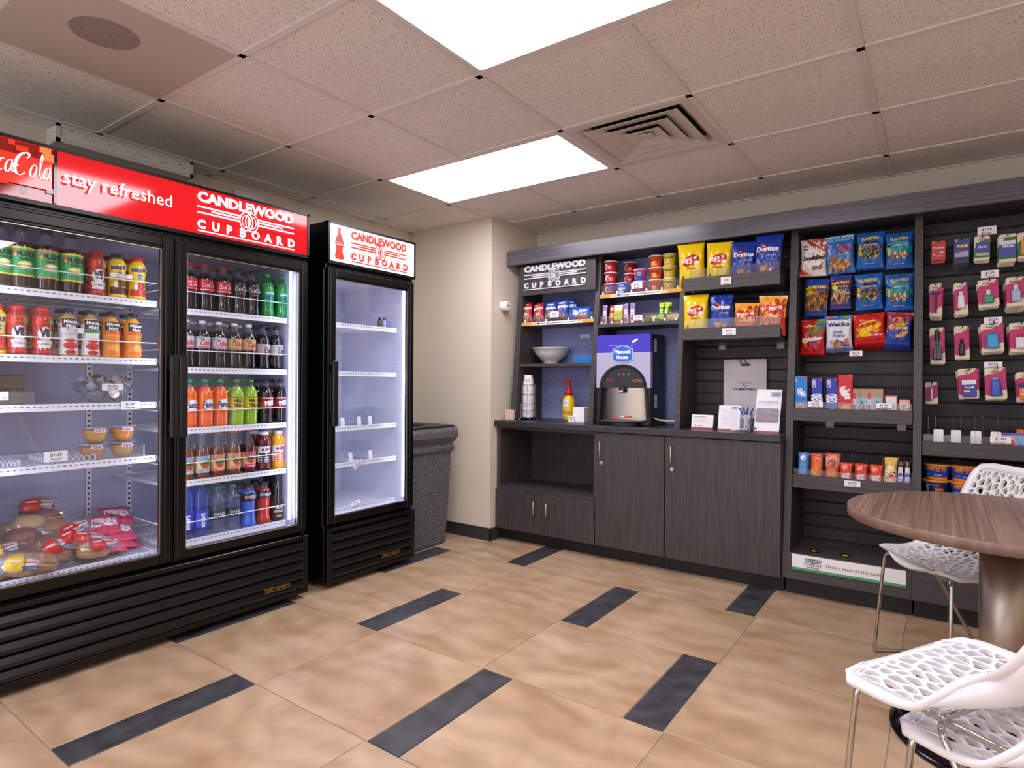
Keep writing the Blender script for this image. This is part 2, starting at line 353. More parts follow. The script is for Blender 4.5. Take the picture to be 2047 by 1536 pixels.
def script_cola(c):              # flowing script wordmark drawn as brush strokes, unit field about 3 : 1
    st = []
    def arc(cx, cy, rx, ry, a0, a1, n=14, sl=.35): return [(cx+rx*cos(math.radians(a0+(a1-a0)*i/n))+sl*ry*sin(math.radians(a0+(a1-a0)*i/n))*.3, cy+ry*sin(math.radians(a0+(a1-a0)*i/n))) for i in range(n+1)]
    w1 = lambda t: .012+.03*sin(pi*t); w2 = lambda t: .010+.020*sin(pi*t)
    def big(x): st.append((arc(x+.075, .52, .085, .40, 50, 320, 18), lambda t: .012+.034*sin(pi*t))); st.append((arc(x+.13, .84, .035, .10, 180, -80), w2))
    def o_(x): st.append((arc(x+.032, .36, .036, .22, 80, 440, 16), w2))
    def cc(x): st.append((arc(x+.036, .36, .038, .22, 50, 320, 12), w2))
    def aa(x): o_(x); st.append(([(x+.075, .58), (x+.068, .3), (x+.076, .16), (x+.10, .22)], .018))
    def ll(x): st.append(([(x, .22), (x+.03, .55), (x+.06, .9), (x+.045, 1.0), (x+.02, .7), (x+.012, .3), (x+.03, .14), (x+.06, .25)], .014))
    big(0); o_(.165); cc(.25); aa(.345); st.append(([(.455, .40), (.50, .44)], .03))
    big(.47); o_(.655); ll(.755); aa(.83); st.append(([(.16, .12), (.10, .04), (.05, .10), (.02, .02)], w2))
    
    return [('v', *ribbon(p, w), c) for p, w in st]

# ------------------------------------------------------------------ the room
RX0, RX1, RY0, RY1 = -3.46, 1.85, -1.7, 4.07
def struct(o): o['kind'] = 'structure'; return o
fl = struct(MB().box(RX0-.1, RY0-.1, -.06, RX1+.1, RY1+.1, -.003).build('floor', GROUT))
YB = [.105+.604*k for k in range(-3, 8)]; ti = 0
def floor_tile(x0, x1, y0, y1, m):
    x0, x1, y0, y1 = max(x0, RX0), min(x1, RX1), max(y0, RY0), min(y1, RY1)
    if x1-x0 < .03 or y1-y0 < .03: return
    g = .0018; MB().bbox(x0+g, y0+g, -.03, x1-g, y1-g, 0, .0012).build('accent_tile' if m is DTILE else 'floor_tile', m, fl)
for k in range(len(YB)-1):
    off = -2.253 if (k % 2 == 0) else -1.49         # bands alternate
    x = off - 1.367
    while x < RX1:
        floor_tile(x, x+.143, YB[k], YB[k+1], DTILE); floor_tile(x+.143, x+.755, YB[k], YB[k+1], TILE); floor_tile(x+.755, x+1.367, YB[k], YB[k+1], TILE); x += 1.367
floor_tile(RX0, -3.62+.755, YB[0], YB[1], TILE)
wl = struct(MB().box(RX0-.1, RY0-.1, -.05, RX0, 3.47, CEIL+.1).build('wall_left', CREAM))
struct(MB().box(RX0-.1, 3.47, -.05, -2.645, RY1+.1, CEIL+.1).build('wall_alcove', CREAM))
struct(MB().box(-2.645, RY1, -.05, RX1+.1, RY1+.1, CEIL+.1).build('wall_back', CREAM))
struct(MB().box(RX1, RY0-.1, -.05, RX1+.1, RY1, CEIL+.1).build('wall_right', CREAM))
BASE = mat('baseboard_tile', '353436', .4)
b = MB()
for x in (-3.46, -2.99): b.bbox(x+.001, 3.461, 0, min(x+.468, -2.636), 3.47, .092, .001)
struct(b.build('baseboard_back', BASE)); struct(MB().bbox(-2.645, 3.461, 0, -2.636, 3.598, .092, .001).build('baseboard_alcove', BASE))
struct(MB().bbox(-3.46, RY0, 0, -3.451, .6, .092, .001).bbox(-3.46, 2.8, 0, -3.451, 3.46, .092, .001).build('baseboard_left', BASE))
struct(MB().bbox(RX1-.009, RY0, 0, RX1, 4.07, .092, .001).build('baseboard_right', BASE))
# ceiling with lay-in tiles
ce = struct(MB().box(RX0-.1, RY0-.1, CEIL+.05, RX1+.1, RY1+.1, CEIL+.1).build('ceiling', GRID))
GX = [-.235+.6145*k for k in range(-6, 5)]; GX[0] = RX0; GX = [g for g in GX if RX0 <= g < RX1]+[RX1]
GY = [1.225+.6115*k for k in range(-5, 5)]; GY = [RY0]+[g for g in GY if RY0 < g < RY1]+[RY1]
gi = lambda G, v: min(range(len(G)), key=lambda i: abs(G[i]-v))
special = {}; LIT = set()
def troffer(x, y, lab):
    i, j = gi(GX, x), gi(GY, y); special[i, j] = special[i+1, j] = 1; LIT.update(((i, j), (i+1, j))); x0, x1, y0, y1 = GX[i], GX[i+2], GY[j], GY[j+1]
    t = thing('ceiling_light', lab, 'light', ((x0+x1)/2, (y0+y1)/2, CEIL), group='fluorescent troffers in the ceiling')
    w, d = (x1-x0)/2-.014, (y1-y0)/2-.014; f = .022; m = MB()
    m.box(-w, -d, .0, w, -d+f, .045).box(-w, d-f, 0, w, d, .045).box(-w, -d+f, 0, -w+f, d-f, .045).box(w-f, -d+f, 0, w, d-f, .045); m.build('frame', GRID, t)
    MB().box(-w+f, -d+f, .006, w-f, d-f, .012).build('diffuser', PANELM, t)
troffer(-1.463, 1.225, 'large glowing white ceiling panel cut off by the top edge of the view')
troffer(-2.69, 2.448, 'glowing white ceiling panel beside the square air vent, near the far corner')
troffer(-1.463, -.61, 'ceiling panel light over the entrance side of the room')  # unseen troffer, added since the visible pair left the room too dark
troffer(.994, 1.225-.6115*0, 'ceiling panel light over the seating side of the room')  # second added fill troffer, out of view
vi = (gi(GX, -1.463), gi(GY, 2.448)); special[vi] = 1; special[gi(GX, -2.69), gi(GY, .6135)] = 1
b = MB(); hw = .0125; 
for i in range(1, len(GX)-1):
    for j in range(len(GY)-1):
        if (i-1, j) in LIT and (i, j) in LIT: continue
        b.box(GX[i]-hw, GY[j]-hw, CEIL-.0005, GX[i]+hw, GY[j+1]+hw, CEIL+.03)
b.build('main_grid_bars', GRID, ce)['kind'] = 'stuff'
b = MB()
for g in GY[1:-1]: b.box(RX0, g-hw, CEIL, RX1, g+hw, CEIL+.03)
b.box(RX0, RY0, CEIL, RX0+.02, 3.47, CEIL+.03).box(-2.645, RY1-.02, CEIL, RX1, RY1, CEIL+.03).box(-2.645, 3.47, CEIL, -2.625, RY1, CEIL+.03).box(RX0, 3.45, CEIL, -2.645, 3.47, CEIL+.03)
b.build('cross_grid_bars', GRID, ce)['kind'] = 'stuff'
for i in range(len(GX)-1):
    for j in range(len(GY)-1):
        if (i, j) in special: continue
        x0, x1, y0, y1 = GX[i]+.012, GX[i+1]-.012, GY[j]+.012, GY[j+1]-.012
        if x1-x0 > .02 and y1-y0 > .02: MB().bbox(x0, y0, CEIL+.006, x1, y1, CEIL+.022, .002).build('ceiling_tile', CTILE, ce)
# air vent (square four-way diffuser)
i, j = vi; x0, x1, y0, y1 = GX[i]+.014, GX[i+1]-.014, GY[j]+.014, GY[j+1]-.014; cx, cy = (x0+x1)/2, (y0+y1)/2
VENTM = mat('vent_enamel', 'cfc6c0', .45)
av = thing('air_vent', 'square white ceiling air vent of nested louvres beside the far ceiling panel', 'vent', (cx, cy, CEIL)); hs = (x1-x0)/2
MB().box(-hs+.03, -hs+.03, .042, hs-.03, hs-.03, .046).build('duct', mat('duct_dark', '1c1a19', .8), av)
def frustum(m, a0, z0, a1, z1, t=.003):
    for q in range(4):
        c_, s_ = (1, 0, -1, 0)[q], (0, 1, 0, -1)[q]; R_ = lambda x, y, z: (x*c_-y*s_, x*s_+y*c_, z)
        m.add([R_(-a0, -a0, z0), R_(a0, -a0, z0), R_(a1, -a1, z1), R_(-a1, -a1, z1), R_(-a0, -a0, z0+t), R_(a0, -a0, z0+t), R_(a1, -a1, z1+t), R_(-a1, -a1, z1+t)], [(0, 1, 2, 3), (7, 6, 5, 4), (0, 4, 5, 1), (2, 6, 7, 3)])
m = MB(); frustum(m, hs, 0, hs-.035, 0); frustum(m, hs-.035, 0, hs-.075, .035); m.build('frame', VENTM, av)
for a in (.228, .160, .092): m = MB(); frustum(m, a, -.004, a-.078, .018); m.build('vane', VENTM, av)
MB().box(-.03, -.03, .002, .03, .03, .008).build('vane', VENTM, av)
# perforated speaker panel
i, j = gi(GX, -2.69), gi(GY, .6135); x0, x1, y0, y1 = GX[i]+.013, GX[i+1]-.013, GY[j]+.013, GY[j+1]-.013
sp = thing('ceiling_speaker', 'perforated ceiling panel with a round speaker behind it', 'speaker', ((x0+x1)/2, (y0+y1)/2, CEIL))
hx, hy = (x1-x0)/2, (y1-y0)/2; MB().bbox(-hx, -hy, -.002, hx, hy, .012, .002).build('panel', PERF, sp)
SPK = mat('speaker_grille_dark', '8d847d', .5)
nt, bs, N, L = nodes_of(SPK); tc = N('ShaderNodeTexCoord'); v = N('ShaderNodeTexVoronoi'); v.inputs['Scale'].default_value = 190; v.inputs['Randomness'].default_value = 0
r = N('ShaderNodeValToRGB'); e = r.color_ramp.elements; e[0].position = .36; e[0].color = (*hexc('2c2622'), 1); e[1].position = .44; e[1].color = (*hexc('a89e96'), 1)
L(tc.outputs['Object'], v.inputs['Vector']); L(v.outputs['Distance'], r.inputs[0]); L(r.outputs[0], bs.inputs['Base Color'])
MB().lathe([(-.004, .10), (-.002, .104)], 40, c=(.06, -.045, 0)).build('speaker_cone', SPK, sp)
# boxed duct above the big cooler, small box on the wall, sensor
db = thing('ceiling_duct_box', 'white boxed duct faced with ceiling board, above the big cooler', 'duct box', (-3.388, 1.365, CEIL))
MB().box(-.07, -.305, -.075, .066, .305, -.001).build('board', CTILE, db)
m = MB()
for z0, z1 in ((-.085, -.066), (-.014, -.001)): m.box(.064, -.312, z0, .073, .312, z1)
m.box(.064, -.312, -.085, .073, -.295, 0).box(.064, .295, -.085, .073, .312, 0).box(-.07, -.312, -.085, .066, .312, -.076)
m.build('edge_trim', mat('duct_trim', 'd8d2cf', .5), db)
tag(MB().bbox(-3.46, 1.985, 2.215, -3.43, 2.18, 2.292, .004).build('junction_cover', mat('cover_white', 'dcd8d8', .5)), 'small white cover box high on the wall between the two coolers', 'cover')
ws = thing('wall_sensor', 'small white round sensor on the corner of the wall beside the shelving', 'sensor', (-2.645, 3.60, 1.705))
SW = mat('sensor_white', 'e9e7e6', .4); m = MB()
m.lathe([(0, .034), (.012, .036), (.05, .036), (.06, .03)], 20); me = m.build('body', SW, ws); me.rotation_euler = (0, pi/2, 0)
for k in range(4): MB().box(.061, -.016+.009*k, -.004, .0625, -.013+.009*k, .006).build('slot', BLACKP, ws)

# ------------------------------------------------------------------ beverage coolers (built facing -y, turned to face the aisle)
XF = -2.74
def cooler(w, doors, y0, lab, handle_side, shelves, name='beverage_cooler'):
    t = thing(name, lab, 'cooler', (XF, y0, 0), pi/2)
    D = .70; zb, zt = .03, 2.03; wt = .035
    m = MB(); m.bbox(0, .02, zb, w, D, .345, .006).bbox(0, .02, 1.765, w, D, zt, .006)
    m.bbox(0, .035, .335, wt, D, 1.775, .004).bbox(w-wt, .035, .335, w, D, 1.775, .004).box(wt, D-.03, .34, w-wt, D, 1.77)
    m.box(wt, .035, .34, w-wt, .06, .372)
    for x in (.08, w-.08):
        for y in (.1, D-.1): m.lathe([(0, .018), (.035, .018)], 10, c=(x, y, 0))
    m.build('cabinet', BLACKM, t)
    m = MB(); a, bq = wt+.001, w-wt-.001
    m.box(a, .06, .372, bq, D-.03, .378).box(a, .04, 1.758, bq, D-.03, 1.764).box(a, .05, .378, a+.006, D-.03, 1.758).box(bq-.006, .05, .378, bq, D-.03, 1.758).box(a, D-.04, .378, bq, D-.031, 1.758)
    m.build('liner', LINER if doors == 2 else mat('cooler_liner_pale', 'e2e3f4', .4), t)  # the single-door cooler gets a paler liner
    # header sign
    m = MB(); z0, z1 = 1.80, zt; e_ = .012
    m.box(0, -.005, z0-.004, w, .03, z0+e_).box(0, -.005, z1-e_, w, .03, z1).box(0, -.005, z0, e_, .03, z1).box(w-e_, -.005, z0, w, .03, z1).build('sign_frame', BLACKM, t)
    # grille
    m = MB(); m.bbox(0, -.012, .03, .03, .025, .335, .004).bbox(w-.03, -.012, .03, w, .025, .335, .004).bbox(.03, -.008, .03, w-.03, .022, .055, .003).bbox(.03, -.006, .312, w-.03, .02, .335, .003).build('grille_frame', BLACKM, t)
    for k in range(5):
        z = .062+.050*k; MB().add([(x, y, zz) for x in (.03, w-.03) for y, zz in ((-.012, z), (-.008, z-.004), (.018, z+.034), (.014, z+.042), (-.004, z+.036), (-.012, z+.014))],
            [(0, 1, 2, 3, 4, 5), (11, 10, 9, 8, 7, 6)]+[(i, 6+i, 6+(i+1) % 6, (i+1) % 6) for i in range(6)]).build('slat', LOUVRE, t, fix=True)
    dw = (w-.012)/doors
    for d in range(doors):
        x0 = .004+d*(dw+.004); x1 = x0+dw; f = .052; zb_, zt_ = .352, 1.778; fm = MB()
        for (p, q, r_, s_) in ((x0, x0+f, zb_, zt_), (x1-f, x1, zb_, zt_), (x0+f, x1-f, zb_, zb_+.045), (x0+f, x1-f, zt_-.062, zt_)):
            fm.bbox(p, -.002, r_, q, .03, s_, .004)
        for (p, q, r_, s_) in ((x0+.01, x0+f-.012, zb_+.01, zt_-.01), (x1-f+.012, x1-.01, zb_+.01, zt_-.01), (x0+f, x1-f, zt_-.052, zt_-.012)): fm.bbox(p, -.009, r_, q, .0, s_, .006)
        dr = fm.build('door', BLACKM, t); g0, g1, h0, h1 = x0+f-.004, x1-f+.004, zb_+.041, zt_-.058
        MB().box(g0, .010, h0, g1, .014, h1).build('door_glass', GLASS, dr)
        mm = MB(); q = .003
        for (p, qq, r_, s_) in ((x0+f-.001, x0+f+q, h0, h1), (x1-f-q, x1-f+.001, h0, h1), (x0+f, x1-f, h0, h0+.007), (x0+f, x1-f, h1-.007, h1)): mm.box(p, .003, r_, qq, .009, s_)
        mm.build('glass_bead', STEEL, dr)
        hx = (x1-.016 if d == 0 and doors == 2 else x0+.016); z0h = .90
        hb = MB(); hb.bbox(hx-.019, -.052, z0h, hx+.019, -.034, z0h+.36, .006).bbox(hx-.012, -.036, z0h+.02, hx+.012, 0, z0h+.07, .003).bbox(hx-.012, -.036, z0h+.29, hx+.012, 0, z0h+.34, .003)
        hb.build('door_handle', BLACKP, dr)
    if doors == 2: MB().bbox(w/2-.02, .036, .378, w/2+.02, .07, 1.758, .003).build('mullion', BLACKM, t)
    # led strips behind the frames
    for x in ([w-.075, w/2-.034, .075, w/2+.034] if doors == 2 else [w-.044, .044]):
        MB().box(x-.004, .045, .42, x+.004, .056, 1.72).build('light_strip', STRIPM, t)
    # shelf standards
    for x in ((wt+.06, w/2-.09, w/2+.09, w-wt-.06) if doors == 2 else (wt+.07, w-wt-.07)):
        m = MB(); m.box(x-.012, D-.05, .40, x+.012, D-.041, 1.73)
        for k in range(52): m.box(x-.005, D-.0515, .41+k*.0254, x+.005, D-.05, .42+k*.0254, 1)
        m.build('shelf_standard', [WHITEM, BLACKP], t)
    for (dx0, dx1, zs, fence) in shelves:
        m = MB(); y_ = .115; m.box(dx0, y_, zs-.022, dx1, y_+.006, zs+.006).box(dx0, D-.07, zs-.008, dx1, D-.06, zs-.001)
        n = int((dx1-dx0)/.018)
        for k in range(n+1): x = dx0+(dx1-dx0)*k/n; m.box(x-.0015, y_, zs-.004, x+.0015, D-.06, zs-.001)
        for yy in (.25, .42): m.box(dx0, yy, zs-.008, dx1, yy+.005, zs-.004)
        for x in (dx0, dx1): m.box(x-.003, y_, zs-.012, x+.003, D-.06, zs+.0)
        for k in range(int((dx1-dx0)/.02)): m.box(dx0+.006+k*.02, y_-.0006, zs-.007, dx0+.016+k*.02, y_, zs-.003, 1)
        sf = m.build('shelf', [WHITEM, mat('channel_slot', '7c7f92', .6)], t)
        if fence: MB().tube([(dx0, D-.1, zs+fence), (dx0, y_+.004, zs+fence), (dx1, y_+.004, zs+fence), (dx1, D-.1, zs+fence)], .0026, 6).build('product_fence', WHITEM, sf)
    return t
SZ_R = [1.477, 1.203, .921, .676, .40]; SZ_L = [1.494, 1.238, 1.046, .808, .385]
Y0 = .62; BW = 1.375
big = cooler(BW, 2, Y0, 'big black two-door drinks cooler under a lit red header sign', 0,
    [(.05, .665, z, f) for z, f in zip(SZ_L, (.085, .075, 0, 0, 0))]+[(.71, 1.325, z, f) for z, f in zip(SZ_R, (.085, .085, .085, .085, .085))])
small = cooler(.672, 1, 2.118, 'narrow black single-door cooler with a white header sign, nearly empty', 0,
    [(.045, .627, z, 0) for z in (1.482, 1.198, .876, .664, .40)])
# header signs
fm = fmap((BW/2, -.0, 1.8), (0, -1, 0), (1, 0, 0), (0, 0, 1))
sg = MB().box(.012, -.002, 1.812, BW-.012, .01, 2.018).build('sign_panel', REDSIGN, big)
x1c, _ = at_x(112, 415, XF); fr = (x1c-Y0)/BW
DKRED, WINE, AMBER, GLOWR = [emis('sign_print_'+n, c, .75*SIGN_E) for n, c in (('dark', '2a0806'), ('wine', '8a1210'), ('amber', 'e08a4a'), ('red', 'e03a2a'))]
D_ = {'W': WHLET, 'dk': DKRED, 'wn': WINE, 'am': AMBER, 'rd': GLOWR}
sh = [('r', .009, .065, fr, .935, 'wn')]
for k in range(26):
    x = .012+rnd.random()*(fr-.03); y = .08+rnd.random()*.8
    sh.append(('r', x, y, min(x+.012+.02*rnd.random(), fr), min(y+.06+.1*rnd.random(), .93), rnd.choice(['rd', 'dk', 'rd', 'am', 'wn', 'dk'])))
sh += [('r', .009, .25, fr*.93, .72, 'rd'), ('r', fr-.008, .065, fr, .935, 'dk')]
xa, _ = at_x(0, 340, XF); f0 = (xa-Y0)/BW
sh += shift(script_cola('W'), .012, .34, fr-.014, .46)
xs0, _ = at_x(124, 365, XF); xs1, _ = at_x(340, 410, XF); c0 = ((xs0+xs1)/2-Y0)/BW
sh.append(('t', 'stay refreshed', c0, .50, .30, 'W', {'b': .008, 'w': (xs1-xs0)/BW}))
xl0, _ = at_x(390, 430, XF); xl1, _ = at_x(583, 470, XF)
sh += shift(logo('W'), (xl0-Y0)/BW, .08, (xl1-xl0)/BW, .80)
printed(sh, BW, .23, lambda x, z, o: (BW/2+x, -.002-o, 1.8+z), name='lettering', parent=sg, mats=D_)
sg = MB().box(.012, -.002, 1.812, .66, .01, 2.018).build('sign_panel', WHSIGN, small)
xl0, _ = at_x(700, 500, XF); xl1, _ = at_x(811, 520, XF); bx, _ = at_x(678, 490, XF); u = (bx-2.118)/.672
bot = [(-.04, 0), (.04, 0), (.045, .1), (.032, .3), (.045, .5), (.035, .65), (.014, .82), (.014, 1), (-.014, 1), (-.014, .82), (-.035, .65), (-.045, .5), (-.032, .3), (-.045, .1)]
sh = [('v', [(0, .5)]+bot, [(0, i, i % 14+1) for i in range(1, 15)], 'R')]; sh = [('v', [(u+p[0], .12+p[1]*.76) for p in sh[0][1]], [(0, i, i % 14+1) for i in range(1, 15)], 'R')]
sh += shift(script_cola('W'), u-.036, .44, .07, .10)
sh += shift(logo('R'), (xl0-2.118)/.672, .10, (xl1-xl0)/.672, .78)
printed(sh, .672, .23, lambda x, z, o: (.336+x, -.002-o, 1.8+z), name='lettering', parent=sg, mats={'R': RDLET, 'W': WHLET})
GOLD = mat('brass_badge', 'c9a04a', .25, 1)
for t, w_, px in ((big, BW, 550), (small, .672, 778)):
    y_, z_ = at_x(px, 1175 if t is big else 1106, XF); base = Y0 if t is big else 2.118
    bd = MB().box(y_-base-.075, -.017, z_-.012, y_-base+.075, -.0155, z_+.012, 0).build('badge', BLACKP, t)
    printed([('r', 0, 0, 1, .12, 'g'), ('r', .0, .88, .4, 1, 'g'), ('t', 'TRUE', .2, .5, .5, 'g', {'w': .25}), ('t', 'REFRIGERATION', .72, .6, .4, 'g', {'w': .5})], .15, .024, flat(y_-base, -.017, z_-.012), parent=bd, mats={'g': GOLD})

# ------------------------------------------------------------------ shelving along the back wall
ZC = .868                                     # counter top
slant = lambda z: 3.535+.106*z                # front edge of the uprights at a height
YBK = 3.955
PX = [(-2.585, -2.54), (-1.94, -1.905), (-1.342, -1.308), (-.702, -.665), (-.112, -.076), (.53, .565)]
wu = thing('display_shelving', 'dark wood shelving unit with bays, slanted uprights and a deep top fascia along the wall', 'shelving', (0, 0, 0))
for k, (a, b_) in enumerate(PX):
    z0 = ZC if k < 3 else .10
    m = MB(); m.prism([(slant(z0), z0), (RY1-.002, z0), (RY1-.002, 2.02), (slant(2.02), 2.02)], a, b_, axis='x'); m.build('upright', WOODV, wu, fix=True)
MB().bbox(-2.638, 3.645, 2.008, .60, 3.675, 2.112, .002).build('fascia', CROWN, wu)
MB().box(-2.638, 3.675, 2.02, .60, RY1-.002, 2.045).build('top_board', WOODH, wu)
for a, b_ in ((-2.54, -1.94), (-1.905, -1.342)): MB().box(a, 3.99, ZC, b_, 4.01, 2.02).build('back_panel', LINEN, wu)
for a, b_, z0 in ((-1.308, -.702, ZC), (-.665, -.112, .24), (-.076, .53, .24)):
    MB().box(a, YBK+.012, z0, b_, YBK+.03, 2.02).build('back_panel', BLACKP, wu)
    z = z0
    while z < 2.0: z1 = min(z+.0745, 2.02); MB().prism([(YBK+.012, z+.001), (YBK, z+.001), (YBK, z1-.013), (YBK+.006, z1-.004), (YBK+.012, z1-.004)], a, b_, axis='x').build('slat', SLATM, wu); z += .0745
for a, b_ in ((-.702, -.112), (-.112, .565)):                          # plinth boxes of the two floor-standing bays
    MB().bbox(a if a > -.2 else -.70, 3.54, .094, b_, 3.56, .237, .0015).build('plinth_front', WOODH, wu)
    MB().box(a+.01, 3.56, .222, b_-.01, YBK, .236).build('plinth_floor', WOODH, wu)
    MB().box(a+.01, 3.60, .0, b_, 3.62, .094).build('toe_kick', TOEK, wu)
def wshelf(a, b_, z, strip=None, yf=None):
    yf = yf or slant(z)+.004; s_ = MB().bbox(a, yf, z-.021, b_, 3.99, z, .001).build('shelf', WOODH, wu)
    if strip:
        W = b_-a-.004; sh = [('r', 0, 0, 1, 1, 'f4efee'), ('r', 0, 0, .14, 1, 'f09a35'), ('r', .14, 0, .22, 1, 'f5c48c'), ('r', .86, 0, 1, 1, 'f09a35'), ('r', .78, 0, .86, 1, 'f5c48c'), ('t', strip, .5, .5, .62, '5d5660', {'w': .52}), ('r', .23, .2, .26, .8, '3a4fa0')]
        bd = MB().box(a+.002, yf-.003, z-.022, b_-.002, yf-.0005, z+.002).build('edge_strip', PAPER, s_)
        printed(sh, W, .022, flat((a+b_)/2, yf-.003, z-.021), parent=s_)
    return s_
wshelf(-2.54, -1.94, 1.583, "We've got breakfast covered!"); wshelf(-2.54, -1.94, 1.279)
wshelf(-1.905, -1.342, 1.743, "We've got your cravings covered!"); wshelf(-1.905, -1.342, 1.541)
def lip(a, b_, y, z, h, n, white=True, dz=.045):          # clear acrylic front guard with dividers
    t = MB().box(a, y, z, b_, y+.0025, z+h).build('front_guard', ACRYL, wu)
    for k in range(n):
        x = a+.012+(b_-a-.024)*k/(n-1) if n > 1 else a
        MB().box(x-.001, y+.003, z, x+.001, y+.2, z+dz).build('divider', ACRYL, wu)
        if white: MB().bbox(x-.006, y-.001, z, x+.006, y+.012, z+.020, .002).build('divider_clip', WHITEM, wu)
lip(-2.53, -1.95, slant(1.583)+.01, 1.584, .05, 4); lip(-1.897, -1.35, slant(1.743)+.01, 1.744, .06, 6); lip(-1.897, -1.35, slant(1.541)+.01, 1.542, .055, 8)
def tray(a, b_, z1, z0, y, guard=.06, div=(), name='tray', divh=.13):
    m = MB(); m.bbox(a, y, z0, b_, y+.018, z1, .0015).box(a, y+.018, z0, b_, YBK, z0+.012).box(a, y+.018, z0+.012, a+.008, YBK, z1-.02).box(b_-.008, y+.018, z0+.012, b_, YBK, z1-.02)
    t = m.build(name, WOODH, wu)
    MB().box(a+.004, y+.020, z0+.013, b_-.004, y+.0225, z1+guard).build('front_guard', ACRYL, t)
    for x in div: MB().box(x-.001, y+.024, z0+.013, x+.001, y+.20, z1+divh).build('divider', ACRYL, t)
    for x in (a+.14, b_-.06):
        MB().box(x-.02, YBK-.03, z0-.05, x+.02, YBK-.002, z0).build('bracket', ACRYL, t)
    return z0+.013
TR = {}
TR[1] = tray(-1.285, -.735, 1.784, 1.706, 3.625, .055, (-1.14, -1.0, -.87, -.745))
TR[2] = tray(-1.281, -.733, 1.479, 1.408, 3.625, .055, (-1.14, -1.0, -.87, -.745))
TR[3] = tray(-.663, -.114, 1.014, .944, 3.625, .035, (-.60, -.50, -.45, -.35, -.24, -.18))
TR[4] = tray(-.663, -.114, .650, .578, 3.605, .03, (-.60, -.52, -.45, -.38, -.31, -.24, -.17))
TR[5] = tray(-.074, .528, .866, .796, 3.625, .035, (-.05, -.02, .05, .08, .135, .165, .22, .25, .33))
wshelf(-.076, .53, .588, None, 3.66)
# three-dimensional emblem board over the first bay
sb = tag(MB().bbox(-2.545, 3.697, 1.784, -1.926, 3.715, 2.0, .001).build('emblem_board', WOODV), 'dark board with raised white shop emblem lettering above the first bay of shelves', 'sign')
WL_ = mat('raised_white_letter', 'dcdce6', .4)
def raised(shapes, W, H, x0, y, z0, d, parent, m):
    mb = MB()
    for sh in shapes:
        for V, T, col in tris_of(sh, W, H):
            edges = {}
            for t in T:
                for i in range(3): e = (t[i], t[(i+1) % 3]); edges[tuple(sorted(e))] = None if tuple(sorted(e)) in edges else e
            n = len(V); vs = [(x0+x, y-d, z0+z) for x, z in V]+[(x0+x, y, z0+z) for x, z in V]
            mb.add(vs, [tuple(t) for t in T]+[(e[0], e[1], n+e[1], n+e[0]) for e in edges.values() if e], 0)
    return mb.build('lettering', m, parent)
lx0, lz0 = at_y(1049, 581, 3.697); lx1, lz1 = at_y(1172, 566, 3.697)
raised(logo('x'), lx1-lx0, .178, (lx0+lx1)/2, 3.697, lz0-.003, .010, sb, WL_)

# ------------------------------------------------------------------ base cabinets and counter
CBY = 3.54
ct = tag(MB().bbox(-2.643, 3.505, ZC-.04, -.703, 3.99, ZC, .003).build('countertop', COUNTER), 'long dark countertop carrying the coffee machine', 'countertop')
NICK = mat('satin_nickel', 'cfcbc6', .25, 1)
def handle(x, z0, z1, y, par):
    m = MB(); m.tube([(x, y, z0+.004), (x, y-.022, z0+.004), (x, y-.027, z0+.01), (x, y-.027, z1-.01), (x, y-.022, z1-.004), (x, y, z1-.004)], .0045, 8); return m.build('handle', NICK, par)
cb = thing('open_cabinet', 'dark base cabinet with an open cubby above two small doors', 'cabinet', (0, 0, 0)); X0, X1 = -2.638, -1.833
MB().box(X0, 3.60, 0, X1, 3.62, .094).build('toe_kick', TOEK, cb)
m = MB(); m.bbox(X0, CBY, .092, X0+.03, 3.98, ZC-.042, .001).bbox(X1-.018, CBY, .092, X1, 3.98, ZC-.042, .001).box(X0+.03, 3.96, .092, X1-.018, 3.98, ZC-.042).box(X0+.03, CBY+.02, .092, X1-.018, 3.96, .11).bbox(X0+.03, CBY, .372, X1-.018, 3.96, .392, .001).box(X0+.03, CBY, ZC-.06, X1-.018, 3.96, ZC-.042)
m.build('carcass', WOODV, cb)
for a, b_, hx in ((X0, -2.245, -2.292), (-2.242, X1, -2.188)):
    d = MB().bbox(a+.001, CBY-.018, .092, b_-.001, CBY-.001, .372, .001).build('door', WOODV, cb); handle(hx, .222, .322, CBY-.018, d)
for a, b_, lab in ((-1.830, -1.362, 'narrower dark locked cabinet beside the open cubby, with one tall door'), (-1.359, -.705, 'wide dark locked cabinet beside the snack bays, with one tall door')):
    c_ = thing('base_cabinet', lab, 'cabinet', (0, 0, 0))
    m = MB(); m.box(a, CBY, .092, a+.016, 3.98, ZC-.042).box(b_-.016, CBY, .092, b_, 3.98, ZC-.042).box(a+.016, 3.96, .092, b_-.016, 3.98, ZC-.042).box(a+.016, CBY, .092, b_-.016, 3.96, .11)
    m.build('carcass', WOODV, c_); MB().box(a, 3.60, 0, b_, 3.62, .094).build('toe_kick', TOEK, c_)
    d = MB().bbox(a+.001, CBY-.018, .092, b_-.001, CBY-.001, ZC-.044, .001).build('door', WOODV, c_)
    hx = a+.045; handle(hx, .663, .773, CBY-.018, d)
    l_ = MB().lathe([(0, .013), (.006, .013), (.008, .010)], 16).build('lock', NICK, d); l_.location = (hx, CBY-.018, .628); l_.rotation_euler = (pi/2, 0, 0)
